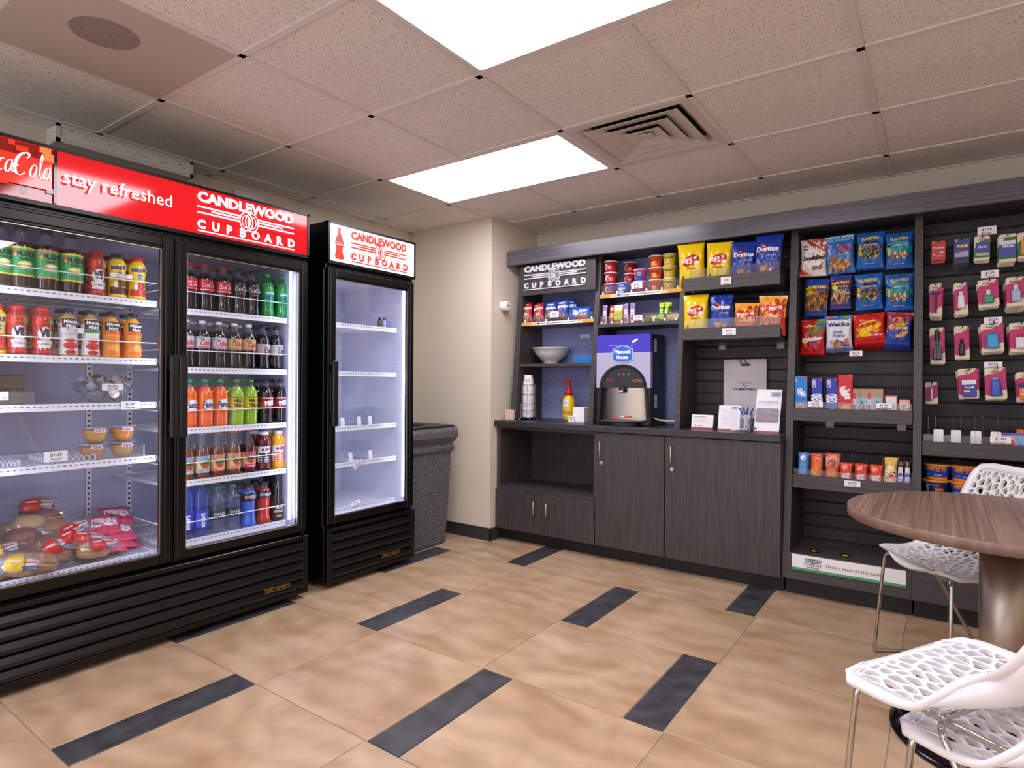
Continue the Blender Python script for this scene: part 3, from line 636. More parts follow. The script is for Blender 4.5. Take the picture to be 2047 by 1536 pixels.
# plinth sign
sx0, sz0 = at_y(1583, 1137, 3.54); sx1, sz1 = at_y(1811, 1142, 3.54)
ps = tag(MB().box(sx0, 3.536, sz0, sx1, 3.5395, sz1).build('plinth_sign', PAPER), 'long white sign with a green lower stripe on the plinth below the snack bays', 'sign')
printed([('r', 0, 0, 1, .17, '4f9c6c')]+shift(logo('30366e'), .12, .42, .16, .42)+[('t', 'local foods', .2, .31, .12, '30366e', {'w': .11}), ('t', 'Grab a taste of the town.', .57, .55, .19, '5a5152', {'w': .5, 'b': .0})], sx1-sx0, sz1-sz0, flat((sx0+sx1)/2, 3.536, sz0), parent=ps)

# ------------------------------------------------------------------ litter bin
bn = thing('litter_bin', 'tall grey speckled square litter bin beside the small cooler', 'bin', (-3.10, 3.078, 0))
def sq(m, secs, mi=0, n=5):
    vs = []; fs = []
    for z, hx, hy, r_ in secs: vs += [(x, y, z) for x, y in rrect(-hx, -hy, hx, hy, r_, n)]
    k = 4*(n+1)
    for i in range(len(secs)-1): fs += [(i*k+j, i*k+(j+1) % k, (i+1)*k+(j+1) % k, (i+1)*k+j) for j in range(k)]
    return m.add(vs, fs+[tuple(range(k))[::-1], tuple(range((len(secs)-1)*k, len(secs)*k))], mi, False)
sq(MB(), [(0, .225, .185, .05), (.02, .232, .192, .05), (.66, .262, .222, .055)]).build('body', SPECK, bn)
sq(MB(), [(.655, .27, .23, .055), (.67, .278, .238, .06), (.69, .278, .238, .06), (.70, .268, .228, .055), (.715, .268, .228, .055), (.735, .285, .245, .06), (.76, .300, .262, .07), (.80, .300, .262, .07), (.825, .288, .25, .06)]).build('rim', SPECK, bn)
m = MB(); sq(m, [(.825, .275, .24, .05), (.838, .272, .236, .05)]); m.build('lid', BLACKP, bn)
MB().lathe([(.838, .12), (.846, .125), (.846, .115), (.840, .11)], 28).build('opening_ring', BLACKM, bn)

# ------------------------------------------------------------------ bottles and cans
PROF = {
 'soda': [(0, .72), (.015, .9), (.05, 1), (.17, .98), (.24, .90), (.30, .93), (.36, 1), (.64, 1), (.68, .99), (.75, .86), (.82, .62), (.88, .42), (.93, .38), (.945, .38)],
 'fanta': [(0, .72), (.015, .92), (.05, 1), (.12, .95), (.16, 1), (.22, .95), (.26, 1), (.60, 1), (.66, 1), (.74, .88), (.82, .62), (.88, .42), (.945, .38)],
 'tea': [(0, .9), (.015, .98), (.03, 1), (.50, 1), (.56, .96), (.66, .72), (.76, .52), (.86, .44), (.94, .42)],
 'slim': [(0, .8), (.02, 1), (.06, .96), (.10, 1), (.62, 1), (.70, .97), (.78, .82), (.86, .5), (.93, .38), (.95, .38)],
 'stout': [(0, .82), (.02, .97), (.06, 1), (.14, .97), (.20, .86), (.30, .84), (.56, .84), (.64, .95), (.72, 1), (.80, .95), (.86, .72), (.90, .62), (.93, .62)],
 'fuze': [(0, .75), (.012, .92), (.04, 1), (.10, .97), (.17, 1), (.20, 1), (.66, 1), (.70, 1), (.78, .80), (.86, .48), (.92, .40), (.95, .40)],
 'square': [(0, .85), (.015, .97), (.05, 1), (.12, .94), (.34, .88), (.45, .92), (.60, 1), (.76, .98), (.80, .85), (.86, .55), (.93, .42)],
 'can': [(0, .75), (.03, 1), (.90, 1), (.96, .84), (1, .84)],
}
def liquid(c, r=.08): return mat('liquid_'+c, c, r, coat=.6)
CLEARL = thin('clear_water', (.80, .88, 1), .03, .06)
BLUEL = thin('blue_water_bottle', (.55, .68, 1), .03, .12, milkcol=(.25, .38, .9))
GREENL = mat('green_soda_plastic', '16893d', .08, coat=.6)
def bottle(prof, H, R, liq, fill, capc, z0, z1, lab, prints, capr=.44, caph=.065, neck=None, sqr=False, labw=2.0, kind='m'):
    def mk():
        P = PROF[prof]
        def r_at(zz):
            t = zz/H
            for (a, ra), (b_, rb) in zip(P, P[1:]):
                if a <= t <= b_: return R*(ra+(rb-ra)*(t-a)/(b_-a))
            return R*P[-1][1]
        prof_ = [(a*H, ra*R) for a, ra in P]; Lm = liq if not isinstance(liq, str) else liquid(liq)
        zz = fill*H; ins = sorted(set(prof_+[(zz, r_at(zz))]))
        nm = 'can' if prof == 'can' else 'bottle'
        t = thing('drink_'+nm, 'x', nm)
        MB().lathe(ins, 20, mif=lambda z: 0 if z < zz else 1).build('body', [Lm, neck or CLEARP], t)
        if capc:
            cr = capr*R; ch = caph*H; MB().lathe([(H-ch, cr), (H-ch+.002, cr*1.04), (H-.003, cr), (H, cr*.86)], 16).build('cap', mat('cap_'+capc, capc, .35), t)
        if lab:
            n = 6; MB().lathe([(z0*H+(z1-z0)*H*k/n, r_at(z0*H+(z1-z0)*H*k/n)+.0005) for k in range(n+1)], 24, cap0=False, cap1=False).build('label', ink(lab, kind), t)
        if prints: printed(prints, labw*R, (z1-z0)*H, cylmap(r_at, z0*H), kind, .008, parent=t, base=.0011)
        return t
    return mk
def Tx(s, x, y, h, c, w=None, b=.02, **k):
    o = dict(b=b, **k)
    if w: o['w'] = w
    return ('t', s, x, y, h, c, o)
B = {}
B['cola_red'] = bottle('soda', .232, .0355, '0f0504', .80, 'c8141c', .42, .66, 'c8141c', shift(script_cola('f6f2f2'), .1, .30, .85, .45)+[('r', .0, .1, 1, .16, 'f0d9d9')])
B['cola_red2'] = bottle('soda', .232, .0355, '0f0504', .80, 'c8141c', .42, .66, 'c8141c', [Tx('All I do', .5, .66, .2, 'f6f2f2', .6), Tx('is win', .55, .40, .2, 'f6f2f2', .5), ('r', 0, .1, 1, .14, 'f0d9d9')])
B['cola_zero'] = bottle('soda', .232, .0355, '0a0505', .80, '17161a', .42, .66, '17161a', shift(script_cola('e8e6ea'), .08, .35, .9, .45)+[('r', .3, .12, .7, .22, 'b41a20')])
B['lemon_lime'] = bottle('soda', .232, .0355, GREENL, .80, '12a04a', .44, .66, '148a3c', [('r', 0, .0, 1, .18, '0b5f9a'), Tx('Sprite', .5, .5, .34, 'eaf6ee', .7, sh=.2), ('e', .8, .68, .07, .1, 'f2e23c')], neck=thin('green_clear_plastic', (.35, .85, .5), .05, .1, milkcol=(.05, .5, .15)))
B['diet_silver'] = bottle('soda', .232, .0355, '100605', .80, 'e8e8ee', .42, .66, 'c3c3cc', [Tx('Coke', .52, .5, .5, 'd21f2a', .78, sh=.25, b=.03), ('r', 0, .06, 1, .14, 'd21f2a'), Tx('Diet', .2, .84, .16, '2c2c30')])
B['diet_gold'] = bottle('soda', .232, .0355, '100605', .80, 'e8e8ee', .42, .66, 'c8a878', [Tx('Coke', .52, .5, .5, 'c42024', .78, sh=.25, b=.03), Tx('Diet', .2, .84, .16, '3c2c20'), ('r', 0, .05, 1, .12, '9c6c3c')])
B['diet_pepper'] = bottle('soda', .232, .0355, '0c0506', .80, '1a1a1e', .34, .58, 'b9b3b6', [Tx('Dr', .4, .7, .26, '2c2c30', .3), Tx('D', .45, .35, .4, '3c3c44'), ('e', .72, .35, .14, .22, 'a01c2c')])
B['orange'] = bottle('fanta', .232, .0355, 'f0641a', .84, '1f9f5e', .34, .60, 'f07420', [('e', .55, .5, .42, .42, 'f7f3ee'), Tx('Fanta', .52, .5, .5, '1d2a6c', .8, b=.04, sh=.15), ('e', .84, .8, .10, .14, '3fae3c'), ('r', 0, 0, 1, .10, 'f04a10')])
B['citrus'] = bottle('fanta', .232, .0355, '8fb824', .84, '3a9a40', .34, .62, 'd8c81c', [Tx('MELLO', .5, .7, .24, '2a2a12', .75, b=.05), Tx('YELLO', .5, .36, .28, '2a2a12', .75, b=.05), ('r', 0, .02, 1, .12, '3a7f1c'), ('r', 0, .9, 1, .98, '3a7f1c')])
B['pibb'] = bottle('fanta', .232, .0355, '1a0a0c', .84, '15151a', .34, .60, '8e1620', [Tx('PiBB', .55, .5, .45, 'e9e6e8', .75, b=.05, rot=12), ('r', 0, .88, 1, .96, 'c8b8b8'), ('r', 0, .03, 1, .1, '3a0a10'), Tx('XTRA', .6, .2, .14, 'd04040', .4)])
def tea(cap, liqc, band): return bottle('tea', .235, .034, liqc, .60, cap, .12, .46, 'e8c890', [('r', 0, 0, 1, .22, band), ('r', 0, .78, 1, 1, band), ('e', .5, .52, .35, .16, '4c7a3c'), Tx('PEACE', .5, .66, .18, '3a2a1a', .85, b=.04), ('e', .5, .38, .25, .12, 'd8482c'), Tx('TEA', .5, .1, .1, 'f5e8d0', .4)], capr=.50, caph=.11)
B['tea_blue'] = tea('8ab4e8', '7a3c14', '7aaede'); B['tea_peach'] = tea('d9714a', '6a3210', 'd8825c'); B['tea_pink'] = tea('d83a78', '4a0c14', 'd83a78')
def vit(l, c, b2): return bottle('stout', .205, .037, l, .92, c, .22, .62, 'f1edf0', [('r', 0, 0, 1, .60, b2), Tx('zero', .62, .82, .22, 'c01a2c', .45, b=.03), ('e', .25, .8, .1, .09, '5a5a64'), Tx('vitamin', .45, .3, .14, 'f2eef2', .7, rot=90, b=.02)], capr=.62, caph=.09)
B['vit_red'] = vit('5a0a14', 'f0eef2', '17151a'); B['vit_orange'] = vit('f5a81c', 'f4f0ee', 'f06c1c')
B['water_blue'] = bottle('slim', .275, .036, BLUEL, .86, 'c9d6f8', .16, .42, '2b49c8', [Tx('smart', .45, .5, .30, 'f2f4ff', .95, rot=90, b=.04)], neck=CLEARL)
B['water_green'] = bottle('soda', .225, .0355, CLEARL, .80, '1e8a62', .30, .50, '23324f', [Tx('DASANI', .5, .6, .3, 'e4ecf4', .85), ('e', .25, .22, .1, .14, '58b070'), ('e', .7, .22, .06, .12, 'e8eef4')], neck=CLEARL)
def pwr(l): return bottle('stout', .215, .037, l, .84, '17171c', .60, .82, '1a1a22', [Tx('POWERADE', .5, .5, .34, 'e6e8f0', .95, b=.02, sh=.2), ('r', 0, .1, 1, .16, 'd02a3a')], capr=.58, caph=.09)
B['sport_blue'] = pwr('2a6be0'); B['sport_red'] = pwr('c81c1c')
B['energy_can'] = bottle('can', .122, .032, '1c1a1a', 2, None, .05, .9, '211d1c', [Tx('full', .5, .66, .2, 'd8d4d4', .6, b=.03), Tx('throttle', .5, .46, .16, 'd8d4d4', .9, b=.03), ('e', .5, .2, .3, .06, 'c0a060')])
def fuze(b1, fr_): return bottle('fuze', .245, .043, '2a0e06', .74, '1a1a1c', .20, .66, '3aa054', [('r', 0, .93, 1, 1, b1), ('r', 0, 0, 1, .06, b1), Tx('FUZE', .55, .76, .17, '1c2420', .78, b=.06), Tx('iced tea', .62, .60, .09, '1c2420', .55), ('e', .14, .78, .07, .09, 'd83a2c'), ('e', .16, .72, .05, .07, 'f0a01c'), ('e', .5, .42, .26, .09, fr_), ('e', .5, .44, .18, .055, 'f8f0b0'), Tx('lemon' if fr_ != 'f09a50' else 'peach mango', .5, .26, .05, 'e8f4e8', .5)])
B['fuze_lemon'] = fuze('e8d23a', 'e9d33c'); B['fuze_peach'] = fuze('e8823a', 'f09a50')
B['veg'] = bottle('stout', .195, .036, 'b02a1c', .90, 'c8202c', .08, .80, 'c2402c', [('e', .5, .52, .34, .2, 'f0ede8'), Tx('V8', .5, .55, .26, '262a3a', .5, b=.06), ('e', .2, .84, .16, .1, 'e8402c'), ('e', .75, .86, .14, .08, '5a9a34'), ('r', .15, .12, .85, .34, 'ece8e0'), Tx('Original', .5, .24, .07, '6a6a6a', .5), ('e', .1, .2, .1, .08, 'e03a28'), ('e', .86, .16, .12, .07, '4c8a2c'), ('e', .5, .04, .2, .05, 'd8281c')], capr=.66, caph=.10)
def milk(cap, extra): return bottle('stout', .195, .036, 'f2cf1c', .95, cap, .06, .84, 'f2cf1c', [Tx('NESQUIK', .5, .80, .13, '2b2f8c', .88, b=.06, rot=4), ('e', .55, .62, .14, .08, '3a7fd0'), Tx('Lowfat', .55, .62, .04, 'f2f2f8'), ('r', 0, .06, 1, .26, extra), ('e', .6, .36, .26, .1, extra), ('e', .35, .34, .1, .1, 'f6efe0')], capr=.66, caph=.11)
B['milk_brown'] = milk('3a1c14', '5a2a1c'); B['milk_red'] = milk('c8281c', 'c83a2c')
def juice(l, band, liq_): return bottle('square', .20, .034, liq_, .88, '17171a', .06, .80, 'f0eeea' if l else 'f2a03c', [('r', .02, .72, .98, .98, '1b1c1c'), Tx('Minute', .5, .90, .10, 'f4f4f4', .72, b=.03), Tx('Maid', .5, .78, .10, 'f4f4f4', .5, b=.03), ('r', 0, .62, 1, .71, band)]+([('e', .5, .40, .3, .05, 'c8202c'), ('e', .5, .24, .38, .1, 'd02a2c'), ('e', .5, .06, .3, .06, 'b82420')] if l else [('e', .45, .44, .36, .13, 'f08a1c'), ('e', .6, .22, .34, .12, 'f3b25a'), ('e', .4, .08, .3, .07, 'f07a1c')]), capr=.5, caph=.07)
B['juice_apple'] = juice(1, '2f9a50', 'c89a50'); B['juice_orange'] = juice(0, 'e8641c', 'f0a42c')
DESC = {'cola_red': 'cola bottle with red label and red cap', 'cola_red2': 'cola bottle with red lettered label and red cap', 'cola_zero': 'cola bottle with black label and black cap', 'lemon_lime': 'bright green soda bottle', 'diet_silver': 'cola bottle with silver label and white cap',
 'diet_gold': 'cola bottle with gold label and white cap', 'diet_pepper': 'dark soda bottle with pale low label', 'orange': 'orange soda bottle with green cap', 'citrus': 'yellow-green soda bottle', 'pibb': 'dark soda bottle with maroon label', 'tea_blue': 'tea bottle with light blue cap',
 'tea_peach': 'tea bottle with orange cap', 'tea_pink': 'tea bottle with pink cap', 'vit_red': 'dark red drink bottle with white cap', 'vit_orange': 'yellow drink bottle with orange label', 'water_blue': 'tall blue water bottle', 'water_green': 'clear water bottle with green cap',
 'sport_blue': 'blue sports drink bottle', 'sport_red': 'red sports drink bottle', 'energy_can': 'dark energy drink can', 'fuze_lemon': 'iced tea bottle with green label edged yellow', 'fuze_peach': 'iced tea bottle with green label edged orange', 'veg': 'red vegetable juice bottle with red cap',
 'milk_brown': 'yellow milk drink bottle with brown cap', 'milk_red': 'yellow milk drink bottle with red cap', 'juice_apple': 'apple juice bottle with white and green label', 'juice_orange': 'orange juice bottle with black top label'}
ORD = ['first', 'second', 'third', 'fourth', 'fifth', 'sixth', 'seventh', 'eighth', 'ninth', 'tenth', 'eleventh', 'twelfth']
def row(items, zsh, door, rown, refpy, rows=2, dx=.083, xb=-2.905, st=0):
    for i, (key, px) in enumerate(items):
        y, _ = at_x(px, refpy, xb+.02)
        for r_ in range(rows):
            lab = '%s, %s along %s shelf, %s door' % (DESC[key], ORD[i+st], rown, door)
            if r_: lab = '%s, behind the %s, %s shelf, %s door' % (DESC[key], ORD[i+st], rown, door)
            place(key, B[key], (xb-r_*dx+rnd.uniform(-.003, .003), y+rnd.uniform(-.002, .002), zsh+.0015), pi/2+rnd.uniform(-.12, .12), lab, 'drinks on the %s shelf behind the %s door' % (rown, door))
RD, LD = 'right', 'left'
row([('cola_red2', 383), ('cola_red', 415), ('cola_red', 449), ('cola_zero', 480), ('cola_zero', 509), ('lemon_lime', 538), ('lemon_lime', 566)], SZ_R[0], RD, 'top', 580)
row([('diet_silver', 375), ('diet_silver', 408), ('diet_silver', 441), ('diet_gold', 472), ('diet_gold', 501), ('diet_pepper', 530), ('diet_pepper', 557)], SZ_R[1], RD, 'second', 690)
row([('orange', 382), ('orange', 414), ('orange', 445), ('citrus', 476), ('citrus', 505), ('pibb', 536), ('pibb', 564)], SZ_R[2], RD, 'third', 800)
row([('tea_blue', 375), ('tea_blue', 407), ('tea_peach', 439), ('tea_peach', 471), ('tea_pink', 502), ('vit_red', 531), ('vit_orange', 560)], SZ_R[3], RD, 'fourth', 900)
row([('water_blue', 374), ('water_blue', 405), ('water_green', 438), ('water_green', 469), ('sport_blue', 500), ('sport_red', 531), ('energy_can', 557)], SZ_R[4], RD, 'lowest', 1000)
row([('fuze_lemon', 2), ('fuze_lemon', 44), ('fuze_peach', 95), ('fuze_lemon', 145)], SZ_L[0], LD, 'top', 530, 1)
row([('veg', 197), ('milk_brown', 239), ('milk_red', 279)], SZ_L[0], LD, 'top', 550, st=4)
row([('milk_red', -6), ('veg', 36), ('veg', 88), ('juice_apple', 139), ('juice_apple', 184), ('juice_orange', 227), ('juice_orange', 268)], SZ_L[1], LD, 'second', 660)

# price cards
def price(p, q, w, h, key, lab, rz=0, tilt=None, plain=False):
    t = tag(MB().box(-w/2, -.0008, 0, w/2, 0, h).build('price_card', PAPER), lab, 'price card', 'price cards'); t.location = q
    t.rotation_euler = tilt or (0, 0, rz)
    printed([Tx(p, .5, .64, .34, '3a3a44', .5), Tx('This shelf', .5, .24, .2, '55505c', .5)]+([] if plain else [('r', 0, 0, 1, .06, 'a8324e')]), w, h, flat(0, -.0008), parent=t)
def pcx(p, px0, px1, py0, py1, X, lab, **k):
    y0, z1 = at_x(px0, py0, X); y1, z0 = at_x(px1, py1, X); price(p, (X, (y0+y1)/2, z0), y1-y0, z1-z0, None, lab, pi/2, **k)
def pcy(p, px0, px1, py0, py1, Y, lab, **k):
    x0, z1 = at_y(px0, py0, Y); x1, z0 = at_y(px1, py1, Y); price(p, ((x0+x1)/2, Y, z0), x1-x0, abs(z1-z0), None, lab, 0, **k)
pcx('$2.00', 221, 264, 545, 558, -2.852, 'price card over the yellow bottles on the top shelf of the big cooler', plain=True)
pcx('$2.00', 121, 167, 654, 667, -2.852, 'price card over the apple juice bottles in the big cooler', plain=True)
pcx('35-50c', 204, 246, 767, 781, -2.835, 'price card in front of the clear bowl in the big cooler', plain=True)
pcx('$1.50', 242, 279, 803, 818, -2.850, 'price card on the third shelf edge of the big cooler', plain=True)
pcx('$1.25', 88, 135, 904, 921, -2.850, 'price card in front of the fruit cup shelf of the big cooler', plain=True)
pcx('', 0, 17, 783, 800, -2.850, 'price card on the small clear tray in the big cooler', plain=True)

# ------------------------------------------------------------------ other contents of the big cooler
CARD = mat('brown_cardboard', '8a7460', .7)
y0, _ = at_x(-30, 770, -3.15); y1, _ = at_x(52, 770, -3.12)
cbx = tag(MB().bbox(-3.36, max(y0, .69), SZ_L[2]+.001, -3.14, y1, SZ_L[2]+.12, .003).build('cardboard_box', CARD), 'brown cardboard carton on the third shelf of the big cooler', 'box')
printed([Tx('$1089.20', .5, .5, .5, '4a3c30', .8)], .15, .05, lambda x, z, o: (-3.14+o, (max(y0, .69)+y1)/2+x, SZ_L[2]+.03+z), parent=cbx)
def clear_tray(x0, x1, y0_, y1_, z, h, lab):
    m = MB(); t_ = .0025
    m.box(x0, y0_, z, x1, y1_, z+t_).box(x1-t_, y0_, z, x1, y1_, z+h).box(x0, y0_, z, x0+t_, y1_, z+h).box(x0, y0_, z, x1, y0_+t_, z+h).box(x0, y1_-t_, z, x1, y1_, z+h)
    return tag(m.build('clear_tray', ACRYL), lab, 'tray')
ya, _ = at_x(0, 790, -2.87); yb, _ = at_x(70, 790, -2.87); clear_tray(-3.05, -2.87, .70, yb, SZ_L[2]+.002, .055, 'low clear tray in front of the cardboard carton')
CREAMER = mat('creamer_cup', 'b9bccc', .35)
def creamer():
    t = thing('creamer_cup', 'x', 'cup'); MB().lathe([(0, .013), (.022, .018), (.024, .021), (.026, .021)], 14).build('cup', CREAMER, t); MB().lathe([(.026, .020), (.0265, .020)], 14).build('foil_lid', STEEL, t); return t
bc, _ = at_x(206, 775, -2.99); zs = SZ_L[2]+.002
bw = tag(MB().lathe([(0, .035), (.004, .05), (.02, .072), (.05, .095), (.085, .118), (.087, .122), (.083, .114), (.05, .090), (.02, .066), (.008, .04)], 40, c=(0, 0, 0)).build('glass_bowl', ACRYL, loc=(-2.985, bc, zs)), 'clear round bowl full of small creamer cups in the big cooler', 'bowl')
n = 0
for lay, (rr, zz, cnt) in enumerate(((.03, .012, 4), (.062, .036, 8), (.022, .040, 3), (.083, .062, 10), (.045, .066, 6), (.07, .088, 8), (.025, .094, 4))):
    for k in range(cnt):
        a = 2*pi*k/cnt+lay; n += 1
        place('creamer', creamer, (-2.985+rr*cos(a)*.9, bc+rr*sin(a)*.95, zs+zz), 0, 'small grey-white creamer cup heaped in the clear bowl', 'creamer cups in the clear bowl', tilt=(rnd.uniform(-1.2, 1.2), rnd.uniform(-1.2, 1.2), rnd.uniform(0, 6)))
YEL = mat('peach_slices', 'e0a83c', .4, bump=(60, .6, .01)); ORNG = mat('mandarin_slices', 'f0951c', .35, bump=(60, .6, .01))
def fruit(m_):
    def mk():
        t = thing('fruit_cup', 'x', 'cup')
        MB().lathe([(.003, .026), (.02, .036), (.05, .0455), (.056, .046)], 24).build('fruit', m_, t)
        MB().lathe([(0, .027), (.02, .038), (.055, .048), (.066, .049)], 24, cap1=False).build('cup', CLEARP, t)
        MB().lathe([(.066, .052), (.069, .052)], 24).build('lid', thin('frosted_lid', (.9, .93, 1), .2, .35), t)
        printed([('r', 0, 0, 1, 1, 'f0eef2'), Tx('Dole', .36, .5, .6, 'c8202c', .45, b=.04), ('e', .78, .5, .1, .3, '3a6ac0')], .04, .016, cylmap(lambda z: .051, .048), parent=t); return t
    return mk
for k, (px, py, up, m_, lab) in enumerate(((192, 890, 1, YEL, 'fruit cup with yellow peaches stacked on top, farther from the door handle'), (247, 885, 1, ORNG, 'fruit cup with orange slices stacked on top, nearer the door handle'), (186, 905, 0, ORNG, 'fruit cup with orange slices at the bottom of the farther stack'), (246, 902, 0, YEL, 'fruit cup with yellow peaches at the bottom of the nearer stack'))):
    y_, _ = at_x(px, py, -2.92); place('fruit%d' % (m_ is YEL), fruit(m_), (-2.93, y_, SZ_L[3]+.002+.0695*up), pi/2, lab, 'fruit cups in the big cooler')
RACK = mat('white_rack_plastic', 'dfe2ec', .4)
def crate(cx, cy, z, w, d, lab):
    m = MB(); h = .028
    for s_ in (-1, 1):
        m.box(cx+s_*d/2-.002, cy-w/2, z, cx+s_*d/2+.002, cy+w/2, z+.005).box(cx+s_*d/2-.002, cy-w/2, z+h-.005, cx+s_*d/2+.002, cy+w/2, z+h)
        m.box(cx-d/2, cy+s_*w/2-.002, z, cx+d/2, cy+s_*w/2+.002, z+.005).box(cx-d/2, cy+s_*w/2-.002, z+h-.005, cx+d/2, cy+s_*w/2+.002, z+h)
    n = 8
    for k in range(n+1):
        q = -.5+k/n
        for s_ in (-1, 1): m.box(cx+s_*d/2-.002, cy+q*w-.003, z, cx+s_*d/2+.002, cy+q*w+.003, z+h).box(cx+q*d-.003, cy+s_*w/2-.002, z, cx+q*d+.003, cy+s_*w/2+.002, z+h)
        m.box(cx-d/2, cy+q*w-.001, z, cx+d/2, cy+q*w+.001, z+.003)
    return tag(m.build('slotted_tray', RACK), lab, 'tray')
ya, _ = at_x(20, 920, -2.95); yb, _ = at_x(128, 915, -2.98)
crate(-2.99, .755, SZ_L[3]+.002, .10, .20, 'white slotted tray at the outer end of the fruit cup shelf'); crate(-3.0, yb, SZ_L[3]+.002, .16, .22, 'white slotted tray behind the price card on the fruit cup shelf')
MB_G = tag(MB().box(-2.862, .675, SZ_L[3]+.008, -2.859, 1.24, SZ_L[3]+.055).build('shelf_guard', ACRYL), 'clear guard strip along the fruit cup shelf of the big cooler', 'guard')
# wrapped sandwiches heaped on the cooler floor
BREAD = mat('toasted_bread', 'a06c3a', .6, bump=(40, .4, .01)); CRUST = mat('bread_dark', '7c3c24', .6, bump=(40, .4, .01)); CRUMB = mat('bread_pale', 'c8a068', .6, bump=(40, .4, .01))
def wrinkled(rx, ry, rz_, n, m, amp, seed, ends=True):
    r_ = random.Random(seed); mb = MB(); vs = []; fs = []; nu, nv = n, n//2+2
    for j in range(nv+1):
        v = -1+2*j/nv
        for i in range(nu):
            a = 2*pi*i/nu; rr = (1-abs(v)**2.6)**.5 if abs(v) < .82 else .30+.35*(abs(v)-.82)/.18
            q = 1+amp*(r_.random()-.5); vs.append((v*rx*(1.28 if abs(v) > .8 else 1), ry*rr*cos(a)*q*(1.5 if abs(v) > .82 else 1), rz_+rz_*rr*sin(a)*q*(.3 if abs(v) > .82 else 1)))
    for j in range(nv):
        for i in range(nu): fs.append((j*nu+i, j*nu+(i+1) % nu, (j+1)*nu+(i+1) % nu, (j+1)*nu+i))
    return mb.add(vs, fs, 0, False)
def sandwich(kind, seed):
    def mk():
        t = thing('wrapped_sandwich', 'x', 'sandwich'); bm_ = {'b': BREAD, 'd': CRUST, 'p': CRUMB}[kind[0]]; m = MB()
        m.lathe([(.004, .032), (.006, .046), (.024, .053), (.030, .051)], 20, sx=1.2).build('bread', bm_, t)
        MB().lathe([(.0, .052), (.008, .054)], 20, c=(0, 0, .030), sx=1.2).build('filling', ink('e6b04a'), t)
        MB().lathe([(.038, .052), (.054, .050), (.070, .038), (.078, .018), (.080, .004)], 20, sx=1.2).build('bread', bm_, t)
        wrinkled(.080, .064, .042, 18, FILM, .16, seed).build('wrapper', FILM, t)
        if kind[1] != 'n':
            c = {'r': 'c8242c', 'y': 'd8b83a', 'g': 'a8acb4'}[kind[1]]
            printed([('p', [(.02, .1), (.3, .0), (.52, .12), (.55, .6), (.48, .98), (.2, .9), (.0, .7)], c), ('p', [(.56, .3), (.9, .2), (.96, .7), (.6, .8)], 'c8b8ac'), ('r', .12, .62, .44, .72, 'e4ccc8'), ('r', .5, .3, .95, .4, '3a5ab0'), ('r', .5, .55, .9, .62, 'b02030')], .11, .075,
                lambda x, z, o: (x, -.066*(1-(x/.12)**2)**.5*cos(z/.05-.25)-.001-o, .042+.044*(1-(x/.14)**2)**.5*sin(z/.05-.25)), 'g', .012, parent=t)
        return t
    return mk
HEAP = [('br', 75, 1045, .19, 0), ('dn', 95, 1055, .14, 1), ('bn', 30, 1085, .11, 0), ('pn', 60, 1070, .13, 2), ('dn', 45, 1098, .09, 1), ('pr', 70, 1105, .08, 0), ('bn', 112, 1078, .10, 2), ('pr', 150, 1080, .08, 1), ('py', 12, 1112, .04, 0), ('dr', 95, 1108, .05, 2),
        ('py', 40, 1132, .01, 1), ('pr', 115, 1130, .01, 0), ('br', 165, 1108, .04, 1), ('pr', 190, 1118, .01, 2), ('pg', 5, 1150, .0, 0), ('bn', 78, 1142, .0, 1), ('dr', 140, 1095, .06, 0), ('bn', 172, 1090, .02, 2)]
WH = ['near the floor front', 'high in the heap', 'at the back', 'beside the pink packets', 'on top of others', 'next to the door frame', 'half buried', 'leaning on its side']
for k, (kd, px, py, dz, sd) in enumerate(HEAP):
    X = -2.86-.30*dz/.19-.05*(k % 3 == 2); y_, _ = at_x(px, py, X); z = .390+max(0, dz)*.9
    desc = {'b': 'brown', 'd': 'dark', 'p': 'pale'}[kd[0]]+' roll in clear wrap'+{'r': ' with red label', 'y': ' with yellow label', 'g': ' with silver label', 'n': ''}[kd[1]]
    place('sw'+kd, sandwich(kd, sd), (X-.02, max(y_, .73), z), 0, desc+', heaped on the cooler floor', 'wrapped rolls on the cooler floor', tilt=(rnd.uniform(-.3, .3), rnd.uniform(-.25, .25), pi/2+rnd.uniform(-.5, .5)))

